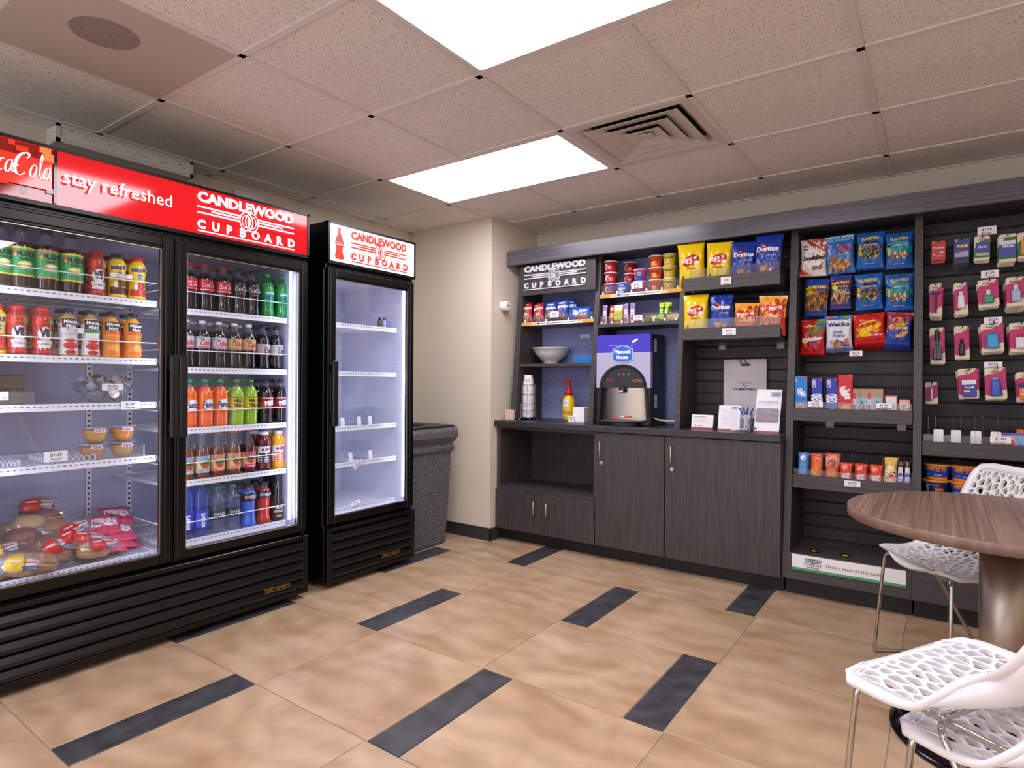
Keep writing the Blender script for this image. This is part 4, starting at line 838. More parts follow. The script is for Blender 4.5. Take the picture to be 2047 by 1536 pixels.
# ------------------------------------------------------------------ bags and packets
def bag(W, H, D, col, prints, kind='g', crimp=.06, wr=.0042, seed=0, name='snack_bag', cat='bag', back=None, flatb=False, hang=False):
    ph = [random.Random(seed+7).uniform(0, 6) for _ in range(6)]
    def wid(v): return W*(1-.07*(1-v*v)+.03*(abs(v) > .93))
    def thick(x, z):
        v = 2*z/H-1; u = max(-1, min(1, 2*x/wid(v))); c = 1-2*crimp
        vv = min(1, abs(v)/c); a = max(0, 1-abs(u)**2.6)**.55*max(0, 1-vv**3.2)**.75
        w = sin(u*9+v*4+ph[0])*sin(v*7+ph[1])+.7*sin(u*15+ph[2]-v*9)*cos(v*5+ph[3])
        return D/2*a + wr*w*a**.5 + (.0006*sin(u*40+ph[4]) if vv >= 1 else 0)
    def mk():
        t = thing(name, 'x', cat); nu, nv = 16, 20; m = MB(); F = []; Bk = []
        for j in range(nv+1):
            z = H*j/nv; v = 2*z/H-1
            for i in range(nu+1):
                u = -1+2*i/nu; x = u*wid(v)/2; th = thick(x*.999, z); F.append((x, -th-.0006, z)); Bk.append((x, th*.9+.0006, z))
        q = lambda j, i: j*(nu+1)+i; n = len(F); fs = []
        for j in range(nv):
            for i in range(nu): fs += [(q(j, i), q(j, i+1), q(j+1, i+1), q(j+1, i)), (n+q(j+1, i), n+q(j+1, i+1), n+q(j, i+1), n+q(j, i))]
            fs += [(q(j+1, 0), n+q(j+1, 0), n+q(j, 0), q(j, 0)), (q(j, nu), n+q(j, nu), n+q(j+1, nu), q(j+1, nu))]
        for i in range(nu): fs += [(q(0, i+1), q(0, i), n+q(0, i), n+q(0, i+1)), (q(nv, i), q(nv, i+1), n+q(nv, i+1), n+q(nv, i))]
        m.add(F+Bk, fs, 0, True); m.build('pouch', ink(col, kind), t)
        if prints: printed(prints, W*.985, H, lambda x, z, o: (x*wid(2*z/H-1)/W, -thick(x*wid(2*z/H-1)/W, z)-.0012-o, z), kind, max(W, H)/11, parent=t)
        return t
    return mk
def sprinkle(n, x0, y0, x1, y1, rx, ry, cols, seed=1):
    r_ = random.Random(seed); return [('e', r_.uniform(x0, x1), r_.uniform(y0, y1), rx*r_.uniform(.6, 1.2), ry*r_.uniform(.6, 1.2), r_.choice(cols), r_.uniform(0, 90)) for _ in range(n)]
NUTS = ['c89a5c', 'a8703a', 'd8b888', '7c4a24', 'e0c8a0']
def chips_yellow(): return [('e', .5, .62, .34, .115, 'c41a1c', 8), ('e', .5, .60, .36, .05, 'f8f4ee', -6), ('e', .5, .66, .26, .07, 'd02020', 8), Tx("Lay's", .5, .66, .115, 'f8f4f0', .52, b=.045, rot=6, sh=.2), Tx('Classic', .5, .46, .05, '7a6210', .42)]+sprinkle(9, .12, .06, .9, .2, .17, .055, ['e8c860', 'f2d882', 'b08a3a', '8a5c2c'], 3)
def chips_blue(): return [('p', [(.2, .86), (.62, .70), (.36, .60)], '10101c'), ('p', [(.24, .84), (.58, .71), (.38, .62)], 'c8301c'), Tx('Doritos', .5, .70, .10, 'f4f2f4', .84, b=.05, rot=2), Tx('COOL RANCH', .68, .57, .03, 'e0e4f4', .35), ('p', [(.22, .34), (.58, .38), (.38, .16)], 'd08a3c'), ('p', [(.5, .30), (.82, .34), (.62, .14)], 'c2782c'), ('p', [(.3, .22), (.5, .2), (.42, .12)], 'e0a050'), ('r', .1, .05, .9, .07, '4c7ae0')]
def corn(): return [('r', 0, .45, 1, 1, 'f2a83c'), ('e', .5, .66, .5, .17, 'c4281c', 12), ('e', .5, .66, .44, .12, 'd83a20', 12), Tx('Fritos', .5, .68, .13, 'f8f0e0', .78, b=.05, rot=12), Tx('The ORIGINAL', .5, .50, .05, 'f6d87a', .6, rot=8)]+sprinkle(14, .1, .08, .9, .35, .10, .04, ['e08a34', 'f0a850', 'c8641c'], 5)
def planters(mid, text, nut=NUTS): return [('r', .0, .40, 1, .62, mid), Tx('PLANTERS', .5, .82, .09, 'e8c838', .66, b=.05, rot=2), Tx(text, .52, .64, .045, 'f0ecec', .5), ('e', .5, .70, .34, .04, mid), ('e', .12, .5, .06, .14, 'e8c03a'), ('e', .12, .62, .07, .03, '18181c')]+sprinkle(34, .2, .28, .85, .44, .07, .035, nut, 9)+[Tx('NET WT 6 OZ', .5, .12, .03, 'cfd8f4', .4)]
G = {}
G['chips_yellow'] = bag(.132, .232, .055, 'f0cb14', chips_yellow(), seed=1)
G['chips_blue'] = bag(.128, .235, .05, '1c3a9c', chips_blue(), seed=2)
G['corn_small'] = bag(.115, .165, .04, 'cc3a1c', corn(), seed=3); G['corn'] = bag(.135, .20, .045, 'cc3a1c', corn(), seed=4)
G['muddy'] = bag(.145, .215, .035, 'eae4e2', [('v', [(x, y) for x in (0, 1) for y in (.62, 1)], [], 'x')][:0]+[('p', [(.1, 1), (1, 1), (1, .5)], 'b8402c')]+[('p', [(.12+.16*i, 1-.09*i-.0), (.2+.16*i, 1-.09*i), (.28+.16*i, .93-.09*i+.03), (.2+.16*i, .93-.09*i)], 'f0dcd4') for i in range(5)]+[('p', [(.36+.15*i, 1-.07*i), (.42+.15*i, 1-.07*i), (.5+.15*i, .92-.07*i), (.44+.15*i, .92-.07*i)], 'f0dcd4') for i in range(4)]+[('p', [(0, 0), (.5, 0), (0, .24)], 'c8502c'), Tx('chex', .2, .82, .07, 'd03030', .25, b=.04), Tx('mix', .22, .74, .06, '28408c', .2, b=.04), Tx('buddies', .56, .50, .13, '3a241c', .86, b=.04, sh=.2, rot=3), Tx('muddy', .44, .60, .04, '8a4a34', .26)]+sprinkle(10, .55, .2, .95, .34, .08, .03, ['6a4430', 'e8dcd0', '8a5c40'], 4), seed=5)
G['mix_blue'] = bag(.152, .222, .04, '2a6ab8', [('r', 0, .85, 1, 1, '7fa8d8'), Tx('TRADITIONAL', .14, .60, .07, '9cc4ec', .6, rot=78, b=.03), Tx('Chex', .66, .68, .14, 'd8262c', .5, b=.05, rot=4), Tx('mix', .66, .55, .13, 'f4f2f6', .42, b=.05, rot=4), Tx('mix', .655, .555, .12, '2a3a80', .40, b=.03, rot=4)]+sprinkle(40, .12, .07, .85, .36, .08, .05, ['a8703a', 'c89458', '8a5426', 'd8a868'], 6)+[('p', [(.25, .5), (.45, .3), (.1, .3)], '9a6430')], seed=6)
G['nut_choc'] = bag(.139, .205, .045, '1c62b8', planters('4a3430', 'NUTS & CHOCOLATE', ['3c241a', 'c89a5c', 'b82c2c', 'e0b040', '4a8a3a', '7c4a24']), seed=7)
G['nut_mix'] = bag(.139, .205, .045, '1c62b8', planters('2a9a94', 'TROPICAL FRUIT & NUT'), seed=8)
G['peanut_gold'] = bag(.115, .21, .05, '24489c', [('r', 0, .14, 1, .82, 'a86c20')]+sprinkle(60, .08, .18, .92, .66, .09, .035, ['b8782c', '8a5418', 'd8983c', '6a3c10'], 7)+[Tx('PLANTERS', .5, .76, .08, 'ecc82c', .86, b=.05, rot=4), ('e', .2, .62, .13, .06, 'e8d82c')], seed=9)
G['peanut_red'] = bag(.115, .205, .05, '3a4494', [('r', 0, .66, 1, .84, '8a1c34')]+sprinkle(60, .08, .16, .92, .54, .09, .035, NUTS, 8)+[Tx('PLANTERS', .5, .76, .08, 'ecc82c', .86, b=.05, rot=6), ('e', .25, .62, .15, .07, 'd8e03c'), Tx('Salted Peanuts', .66, .66, .04, 'f0ecec', .5)], seed=10)
G['candy_red'] = bag(.13, .20, .03, 'b8141c', [('p', [(.3, .56), (1, .62), (1, 1), (.7, 1)], '5a8a3a'), ('e', .8, .8, .16, .07, '3a4ca0'), ('e', .2, .8, .16, .12, 'c8242c'), ('r', .1, .78, .7, .82, 'e8c040'), Tx('Skittles', .5, .44, .12, 'f4f0f0', .88, b=.06, rot=8), ('e', .2, .36, .12, .05, 'e8d03a'), ('e', .5, .33, .1, .04, '8a2c8a')], seed=11)
G['fruit_white'] = bag(.14, .195, .035, 'dcdce8', [('r', 0, .88, 1, 1, '3c7cc8'), ('e', .2, .94, .12, .06, 'c83a5c'), ('e', .8, .92, .12, .06, '5aa03c'), Tx("Welch's", .5, .74, .13, '2c2a6c', .88, b=.05), Tx('Fruit', .5, .50, .10, '4a6a8a', .42, sh=.3), Tx('Snacks', .52, .40, .10, '4a6a8a', .5, sh=.3)]+sprinkle(18, .08, .06, .92, .24, .10, .055, ['e07a2c', '3a6ab8', '6a3a8a', 'c83040', 'e8b03c'], 11)+[('r', 0, .0, 1, .04, '3c7cc8')], seed=12)
G['chew_red'] = bag(.152, .165, .035, 'c81c1c', [('e', .5, .58, .44, .18, 'f4c81c', 10), ('e', .34, .34, .2, .1, 'f4c81c'), ('e', .72, .44, .12, .08, 'f08a1c'), Tx('Starburst', .5, .66, .15, 'c4201c', .86, b=.06, rot=14), Tx('Original', .7, .28, .08, 'f6f0f0', .42, b=.03), ('e', .12, .3, .06, .06, '5aa040')], seed=13)
G['cracker_blue'] = bag(.13, .19, .035, '2848a8', [('p', [(0, 1), (1, 1), (1, .78), (0, .36)], 'c8201c'), ('e', .55, .72, .32, .12, 'e8b82c', -6), Tx('RITZ', .55, .72, .13, '28489c', .52, b=.05), Tx('bits', .62, .54, .12, 'f0c83c', .5, b=.05), ('e', .2, .55, .14, .08, 'e8a040'), ('e', .72, .34, .2, .07, 'e8a040', 20), ('e', .5, .28, .12, .05, 'f0c060'), Tx('CHEESE', .75, .40, .03, 'f4e8c0', .2)], seed=14)
G['cookie_red'] = bag(.095, .155, .05, 'b4283c', [('r', 0, .60, 1, .74, 'e8dcdc'), ('e', .5, .85, .3, .05, 'e0b83c')]+sprinkle(16, .15, .1, .85, .44, .16, .08, ['b87c54', 'd09a74', '9c5c3c', 'e0b890'], 13), seed=15)
G['cookie_blue'] = bag(.10, .155, .05, '2450b4', [('r', 0, .60, 1, .74, 'dfe4f0'), ('e', .5, .86, .34, .05, 'e8e2ee'), ('e', .4, .52, .2, .05, 'e06a3c')]+sprinkle(14, .15, .08, .85, .4, .16, .08, ['c8a478', 'e0c49c', '9c7048', '6a4a3a'], 14), seed=16)
G['pastry_blue'] = bag(.135, .085, .03, '2358c0', [Tx('POP', .66, .68, .24, 'f2f4fa', .34, b=.05), Tx('TARTS', .66, .42, .2, 'f2f4fa', .42, b=.05), Tx('2', .2, .6, .3, 'f2f4fa', .3), ('e', .3, .5, .14, .2, 'e8f0fa'), ('e', .55, .2, .3, .12, 'd84a2c'), ('e', .8, .25, .12, .1, 'e07a3c')], seed=17)
def hook_bag(key, px, py, Y, lab, grp, tilt=0, k=0, sc=1):       # px,py: top centre
    x, z = at_y(px, py, Y); return x, z
def put_bag(key, px, top, bot, Y, lab, grp, rz=0, tilt=None, zfix=None):
    x, zt = at_y(px, top, Y); _, zb = at_y(px, bot, Y); o = place(key, G[key], (x, Y, zb if zfix is None else zfix), rz, lab, grp, tilt)
    H = {'chips_yellow': .232, 'chips_blue': .235, 'corn_small': .165, 'corn': .20, 'muddy': .215, 'mix_blue': .222, 'nut_choc': .205, 'nut_mix': .205, 'peanut_gold': .21, 'peanut_red': .205, 'candy_red': .2, 'fruit_white': .195, 'chew_red': .165, 'cracker_blue': .19, 'cookie_red': .155, 'cookie_blue': .155, 'pastry_blue': .085}[key]
    s_ = (zt-(zb if zfix is None else zfix))/H; o.scale = (s_, s_, s_); return o
gt = 'chip bags standing in the upper tray'; gm = 'chip bags standing in the lower tray'
put_bag('chips_yellow', 1385, 488, 562, 3.685, 'yellow potato chip bag at the outer end of the upper tray', gt, zfix=TR[1]+.001, tilt=(.05, -.03, .12))
put_bag('chips_yellow', 1436, 486, 560, 3.685, 'yellow potato chip bag beside the blue ones in the upper tray', gt, zfix=TR[1]+.001, tilt=(.05, .05, .05))
put_bag('chips_blue', 1485, 485, 556, 3.685, 'blue tortilla chip bag beside the yellow ones in the upper tray', gt, zfix=TR[1]+.001, tilt=(.06, .03, .25))
put_bag('chips_blue', 1532, 470, 552, 3.685, 'taller blue tortilla chip bag at the end of the upper tray', gt, zfix=TR[1]+.001, tilt=(.0, .07, -.05))
put_bag('chips_yellow', 1392, 590, 658, 3.685, 'yellow potato chip bag in the lower tray', gm, zfix=TR[2]+.001, tilt=(.04, 0, .1))
put_bag('chips_blue', 1442, 590, 658, 3.685, 'blue tortilla chip bag in the lower tray', gm, zfix=TR[2]+.001, tilt=(.04, .02, .05))
put_bag('corn_small', 1491, 607, 656, 3.685, 'small orange corn chip bag in the lower tray', gm, zfix=TR[2]+.001, tilt=(.04, .05, 0))
put_bag('corn', 1542, 592, 652, 3.685, 'larger orange corn chip bag at the end of the lower tray', gm, zfix=TR[2]+.001, tilt=(.04, .06, 0))
HOOKM = mat('hook_black', '151515', .35)
def hook(x, z, y0, lab):
    m = MB(); m.tube([(x, YBK-.002, z), (x, y0+.008, z), (x, y0, z+.008), (x, y0, z+.018)], .0022, 6).box(x-.016, YBK-.006, z-.02, x+.016, YBK-.001, z+.012)
    tag(m.build('peg_hook', HOOKM), lab, 'hook', 'peg hooks on the slatted back')
HANG = [('muddy', 1625, 480, 553, 1, 'white and red buddies mix bag', .04), ('mix_blue', 1681, 472, 548, 1, 'bright blue party mix bag', -.03), ('nut_choc', 1739, 465, 537, 2, 'blue nut pouch with a brown band, upper hook', .02), ('nut_mix', 1798, 466, 537, 1, 'blue nut pouch with a teal band, upper hook', .0),
 ('peanut_gold', 1632, 559, 632, 2, 'narrow gold peanut bag with blue ends', .07), ('peanut_red', 1680, 551, 619, 1, 'narrow peanut bag with a maroon band', .03), ('nut_choc', 1738, 548, 620, 1, 'blue nut pouch with a brown band, lower hook', -.02), ('nut_mix', 1798, 548, 621, 2, 'blue nut pouch with a teal band, lower hook', 0),
 ('candy_red', 1624, 639, 709, 2, 'red candy bag with rainbow corner', .02), ('fruit_white', 1678, 632, 697, 3, 'white and blue fruit snack bag', -.02), ('chew_red', 1740, 627, 688, 4, 'red and yellow fruit chew bag', -.06), ('cracker_blue', 1794, 625, 690, 4, 'blue and red cheese cracker bag', .08)]
for key, px, tp, bt, n, d, tw in HANG:
    Y = 3.80; x, zt = at_y(px, tp, Y); hook(x, zt-.012, Y-.02, 'black peg hook holding the '+d)
    for k in range(n):
        lab = d+' hanging on the slatted back' if k == 0 else d+', %s behind the front one' % ORD[k-1]
        put_bag(key, px-(3*k if 'gold' in key else 0), tp+3*k, bt+4*k, Y+.034*k, lab, 'hanging '+d, tilt=(.03+.02*k, tw+.03*rnd.uniform(-1, 1)*(k > 0), .0))
# bay one shelf
yk = slant(1.583)+.045
for k, (key, px, tp, lab) in enumerate((('cookie_red', 1054, 603, 'red snack pouch next to the bay edge'), ('cookie_red', 1078, 604, 'red snack pouch next to the blue ones'), ('cookie_blue', 1101, 604, 'blue snack pouch next to the red ones'), ('cookie_blue', 1125, 600, 'blue snack pouch in the middle of its row'), ('cookie_blue', 1140, 598, 'blue snack pouch behind the last upright one'))):
    put_bag(key, px, tp, 646, yk+(.06 if k == 4 else 0), lab, 'snack pouches on the first bay shelf', zfix=1.5845, tilt=(-.22 if k < 2 else -.12, -.18 if k < 2 else -.05, 0))
put_bag('pastry_blue', 1160, 613, 636, yk, 'low blue pastry packet at the end of the first bay shelf', 'pastry packets', zfix=1.5845, tilt=(-.1, .02, .1))
# pink packets in the big cooler
PK = bag(.13, .17, .03, 'd8486a', [('r', .1, .3, .9, .7, 'f2e4e8'), ('e', .3, .5, .16, .12, 'c82c4c')], seed=21, name='pink_packet', cat='packet')
for k, (px, py, dz, X) in enumerate(((222, 1085, .06, -2.97), (252, 1072, .075, -3.06), (262, 1092, .03, -2.93), (240, 1105, .005, -2.86), (275, 1100, .0, -2.90))):
    y_, _ = at_x(px, py, X); place('pink', PK, (X-.06, y_-.0, .40+dz), 0, 'pink packet '+['leaning against the wrapped rolls', 'on top of the pink pile', 'in the middle of the pink pile', 'at the front of the pink pile', 'under the others by the door frame'][k], 'pink packets on the cooler floor', tilt=(-1.25, .05*k, pi/2+.15*(k-2)))

# ------------------------------------------------------------------ boxes, bars, tubs and cards
def carton(W, D, H, col, prints, name='snack_box', cat='box', side=None, kind='p', b=.0015):
    def mk():
        t = thing(name, 'x', cat); MB().bbox(-W/2, -D/2, 0, W/2, D/2, H, b).build('box', ink(col, kind), t)
        if prints: printed(prints, W, H, flat(0, -D/2), kind, parent=t)
        if side: printed(side, D, H, lambda x, z, o: (-W/2-o, -x, z), kind, parent=t)
        return t
    return mk
CB = {}
CB['choc'] = carton(.064, .05, .232, '1f7ad0', [Tx('CHIPS', .42, .62, .13, 'f4f2f4', .62, rot=-78, b=.05), Tx('AHOY!', .66, .58, .12, 'f4f2f4', .5, rot=-78, b=.05), ('e', .5, .22, .42, .14, 'd89a50'), ('e', .4, .26, .06, .03, '4a2a1a'), ('e', .6, .2, .06, .03, '4a2a1a'), ('e', .55, .3, .05, .02, '4a2a1a'), ('p', [(.7, 1), (1, 1), (1, .86)], 'c82a3a'), Tx('milk', .16, .9, .04, 'f0f0f4', .2, rot=-90)])
CB['sand'] = carton(.051, .05, .222, '2238a8', [Tx('OREO', .5, .50, .26, 'f2f4fa', .9, rot=-86, b=.05), ('e', .5, .14, .46, .13, 'f0eef0'), ('e', .5, .10, .42, .10, '1c1a20'), ('p', [(.7, 1), (1, 1), (1, .88)], 'c82a3a'), Tx('NABISCO', .22, .86, .1, 'f0f0f4', .8, rot=-90)])
CB['peanut'] = carton(.068, .05, .240, 'c8202a', [Tx('Nutter', .42, .62, .16, 'f4f0f0', .8, rot=-70, b=.05), Tx('Butter', .66, .55, .16, 'f4f0f0', .8, rot=-70, b=.05), ('e', .55, .24, .36, .10, 'd89a50'), ('e', .55, .24, .26, .07, 'e4b070'), ('e', .5, .08, .3, .05, 'c88a40'), ('p', [(.7, 1), (1, 1), (1, .88)], 'e0506a')])
CB['bar_tan'] = carton(.07, .035, .165, 'b08e6c', [('r', .18, .25, .92, .72, '8fb8d0'), ('r', .04, .3, .18, .85, 'c83a3a'), Tx('CLIF', .11, .58, .10, 'f2eef0', .42, rot=90, b=.05), ('p', [(.3, .28), (.55, .6), (.75, .28)], 'a89a8c'), ('p', [(.55, .28), (.72, .5), (.9, .28)], '7c5a44'), ('r', .0, .0, 1, .16, '6a4634'), Tx('CHOCOLATE', .5, .08, .05, 'e8dcd0', .6), ('e', .62, .55, .05, .06, '4a3a34')])
CB['mints'] = carton(.058, .02, .132, 'c83c3c', [('r', .10, .05, .90, .95, 'eceaec'), Tx('ALTOIDS', .6, .5, .2, '5a5a64', .6, rot=90, b=.0), ('r', .14, .3, .3, .7, 'c83c3c')], name='mint_tin', cat='tin')
CB['tic'] = carton(.046, .016, .110, 'e8642c', [('r', 0, .6, 1, 1, 'f0a88c'), ('e', .45, .68, .36, .16, 'f4f0e8'), ('e', .45, .68, .28, .12, '3a8a4a'), Tx('tic tac', .45, .68, .1, 'f4f0e8', .5)], name='mint_pack', cat='pack')
def onshelf(key, px, py, Y, z, lab, grp, rz=0, dct=None, n=1, dy=.05, tilt=None, nm=None):
    x, _ = at_y(px, py, Y)
    for k in range(n): place(('c', key), (dct or CB)[key], (x+.002*k, Y+dy*k+.01, z+.001), rz, lab if k == 0 else lab+', %s back' % ORD[k], grp, tilt)
g3 = 'boxed snacks in the cookie tray'
for key, px, lab, n in (('choc', 1602, 'bright blue chocolate chip cookie box', 1), ('sand', 1634, 'dark blue cookie box beside the bright blue box', 1), ('sand', 1664, 'dark blue cookie box beside the red box', 1), ('peanut', 1690, 'tall red peanut cookie box', 1), ('bar_tan', 1720, 'tan energy bar pack beside the red box', 2), ('bar_tan', 1750, 'tan energy bar pack beside the mint tin', 2), ('mints', 1781, 'red and white mint tin', 1), ('tic', 1808, 'small orange mint pack at the tray end', 1)):
    onshelf(key, px, 800, 3.675, TR[3], lab+' in the cookie tray', g3, rnd.uniform(-.05, .05), n=n)
BR = {}
def barw(W, H, D, col, prints, s): return bag(W, H*1.38, D, col, prints, seed=s, name='candy_bar', cat='candy bar', crimp=.05, wr=.0012)
BR['blue'] = barw(.052, .125, .02, '5a9ae0', [('r', .0, .72, 1, 1, '3a7ad0'), ('e', .5, .84, .3, .08, 'e8f0fa'), ('r', .1, .05, .3, .1, 'f0f4fa')], 31)
BR['reese'] = barw(.06, .125, .02, 'e0581c', [('p', [(0, .6), (1, .85), (1, .3), (0, .05)], 'e8641c'), Tx("Reese's", .42, .42, .22, 'f0d22c', .7, rot=-82, b=.05), ('r', .0, .9, 1, 1, 'c8401c')], 32)
BR['wafer'] = barw(.066, .13, .02, 'c8502c', [('r', 0, .62, 1, .9, 'd8a08c'), ('e', .5, .72, .34, .12, 'a83c2c'), ('e', .5, .4, .4, .16, 'e0742c'), ('p', [(0, 0), (1, 0), (1, .12), (0, .2)], 'e8b42c')], 33)
BR['kit'] = barw(.06, .098, .02, 'd0341c', [Tx('KitKat', .55, .42, .3, 'f4f0f0', .78, rot=-76, b=.05), ('e', .35, .82, .2, .08, 'f08a5c'), ('e', .2, .2, .12, .12, 'e06a3c')], 34)
BR['twix'] = barw(.056, .128, .02, 'c08a2c', [('r', 0, .78, 1, 1, 'd8b04c'), ('e', .5, .72, .36, .08, 'f0e0b0'), ('r', 0, .3, 1, .66, 'e8d8a8'), Tx('TWIX', .5, .48, .3, 'c82020', .9, rot=-84, b=.06)], 35)
BR['snick'] = barw(.030, .122, .02, '3c1e1a', [('r', .15, .08, .85, .8, 'e8e4f0'), Tx('SNICKERS', .5, .44, .5, '2a3aa0', 2.2, rot=-88, b=.06)], 36)
for key, px, py, tp, lab in (('blue', 1604, 925, 905, 'light blue cookie bar pack'), ('reese', 1631, 925, 903, 'orange peanut cup pack'), ('wafer', 1662, 925, 903, 'red and orange wafer bar pack'), ('kit', 1690, 940, 924, 'red wafer bar pack nearest the orange ones'), ('kit', 1720, 940, 924, 'red wafer bar pack in the middle of three'), ('kit', 1750, 940, 924, 'red wafer bar pack nearest the gold one'),
        ('twix', 1779, 940, 916, 'gold caramel bar pack'), ('snick', 1799, 940, 920, 'dark brown nut bar beside the gold pack'), ('snick', 1813, 940, 920, 'dark brown nut bar at the tray end')):
    x, _ = at_y(px, py, 3.65)
    for k in range(2): place(('b', key), BR[key], (x+.003*k, 3.652+.028*k, TR[4]+.001), 0, lab+(' in the candy tray' if not k else ', second back in the candy tray'), 'candy bars in the lower tray', tilt=(-.08, .02, 0))
# breakfast bars on the second bay shelf
BB = {}
BB['white'] = bag(.036, .135, .018, 'd8d4e0', [('r', .0, .7, 1, 1, '8a86c0'), ('e', .5, .8, .3, .06, 'c83a5c'), ('e', .5, .5, .28, .05, 'e8b0b8'), ('r', .2, .1, .8, .3, 'c05070'), ('r', .3, .36, .7, .42, '5a6ab0')], seed=41, name='breakfast_bar', cat='snack bar', wr=.001)
BB['red'] = bag(.036, .13, .018, 'b83c3c', [('r', 0, .3, 1, .6, 'd8a86c'), ('e', .5, .8, .35, .08, 'e8d0b0'), ('e', .5, .4, .3, .1, 'e8b03c'), ('r', .1, .06, .9, .18, '7c1c2c')], seed=42, name='breakfast_bar', cat='snack bar', wr=.001)
BB['yellow'] = bag(.036, .13, .018, 'c8c83c', [('r', 0, .7, 1, 1, 'e8e4c8'), ('e', .5, .5, .34, .1, '9ab82c'), ('r', .1, .08, .9, .22, 'b8503c')], seed=43, name='breakfast_bar', cat='snack bar', wr=.001)
BB['green'] = bag(.036, .125, .018, '3f8f2c', [('r', 0, .75, 1, 1, 'c8d83c'), ('e', .5, .6, .34, .09, 'd8e03c'), ('r', .1, .2, .9, .34, 'c83a2c'), ('r', .2, .44, .8, .5, 'f0f0e8')], seed=44, name='breakfast_bar', cat='snack bar', wr=.001)
gb = 'breakfast bars on the second bay shelf'; ys = slant(1.541)+.045
for k, (key, px, tl, lab) in enumerate((('white', 1208, 0, 'pale bar standing alone by the bay edge'), ('red', 1222, .02, 'red bar beside the yellow one'), ('yellow', 1231, .0, 'yellow-green bar beside the red one'), ('yellow', 1240, -.03, 'second yellow-green bar, closer to the pale pair'), ('white', 1252, -.08, 'pale bar of the pair, closer to the yellow bars'), ('white', 1265, -.05, 'pale bar of the pair, closer to the green bars'),
        ('green', 1322, 0, 'green bar standing at the end of its row'), ('green', 1330, .1, 'green bar leaning over'), ('green', 1337, -.1, 'green bar behind the boxed biscuits'))):
    x, _ = at_y(px, 640, ys); place(('bb', key), BB[key], (x, ys+(.03 if k == 8 else 0), 1.5425), 0, lab, gb, tilt=(-.10, tl, 0))
for k, (px, lab) in enumerate(((1293, 'green bar lying flat, lower'), (1306, 'green bar lying flat, overlapping'))):
    x, _ = at_y(px, 645, ys); place(('bb', 'green'), BB['green'], (x-.05, ys-.015*k, 1.556+.012*k), 0, lab, gb, tilt=(0, pi/2-.05, 0))
x, _ = at_y(1347, 640, ys-.01); place('belv', carton(.075, .03, .042, 'e8cf5c', [('r', 0, 0, 1, .4, '7a6aa8'), Tx('belVita', .5, .66, .3, '6a5a2c', .6), ('e', .5, .2, .2, .12, 'c8503c')]), (x, ys-.01, 1.5425), 0, 'small yellow and violet biscuit box on the second bay shelf', 'biscuit boxes')
# cereal tubs
def tub(col, prints, lidc='e9e6ea'):
    def mk():
        t = thing('cereal_cup', 'x', 'cup'); r0, r1, H = .036, .0425, .072
        MB().lathe([(0, r0-.003), (.003, r0), (H, r1)], 28).build('cup', ink(col, 'm'), t)
        MB().lathe([(H-.003, r1+.002), (H, r1+.004), (H+.005, r1+.004), (H+.006, r1+.001)], 28).build('lid', mat('tub_lid', lidc, .4), t)
        if prints: printed(prints, .072, H, cylmap(lambda z: r0+(r1-r0)*z/H), 'm', .009, parent=t)
        return t
    return mk
TB = {'red': tub('b01c28', [Tx('K', .28, .5, .6, 'f2eef0', .42, sh=.3, b=.02), Tx('Fruit &', .68, .5, .12, 'f2e8ea', .4), Tx('Yogurt', .68, .32, .12, 'f2e8ea', .4)]),
 'redb': tub('a81c2c', [Tx('K', .28, .5, .6, 'f2eef0', .42, sh=.3, b=.02), ('r', .6, .5, 1, .95, '2c4ca8'), Tx('Original', .66, .3, .12, 'f2e8ea', .5)]),
 'blue': tub('1c3cc0', [Tx('FROSTED', .5, .78, .13, 'f2eef4', .5), Tx('Flakes', .5, .52, .26, 'f2eef4', .8, rot=6, b=.05), ('e', .4, .2, .34, .14, 'd8dcf0')]),
 'loop': tub('c83a8c', [('p', [(0, .6), (.5, .3), (1, .45), (1, 0), (0, 0)], '2846b0'), ('e', .15, .62, .12, .16, 'f0c82c'), ('e', .62, .62, .28, .22, '3c3c6a'), Tx('FROOT', .62, .7, .14, 'e8e4f0', .4, b=.04), Tx('LOOPS', .62, .52, .14, 'e8e4f0', .4, b=.04), ('e', .2, .25, .08, .1, 'f0f0f4')]),
 'pink': tub('c8469c', [('e', .3, .7, .2, .12, 'f0a0c8'), ('e', .6, .35, .14, .16, 'f0c83c'), ('e', .8, .4, .1, .12, '6ac050'), ('r', 0, 0, .3, .4, '8a2c7c')]),
 'orange': tub('c8481c', [Tx('Cheerios', .5, .66, .2, '5a1c10', .84, b=.04), ('e', .5, .3, .2, .2, 'f0a02c'), ('e', .8, .2, .14, .12, 'e8782c')]),
 'yellow': tub('e0c41c', [Tx('Cheerios', .5, .72, .2, '2c2410', .9, b=.04), ('e', .42, .42, .13, .13, 'c86a5c'), ('e', .58, .42, .13, .13, 'c86a5c'), ('p', [(.3, .4), (.7, .4), (.5, .12)], 'c86a5c'), ('e', .5, .36, .12, .12, 'e8c8a0')])}
yt = slant(1.743)+.065; zt_ = 1.7445
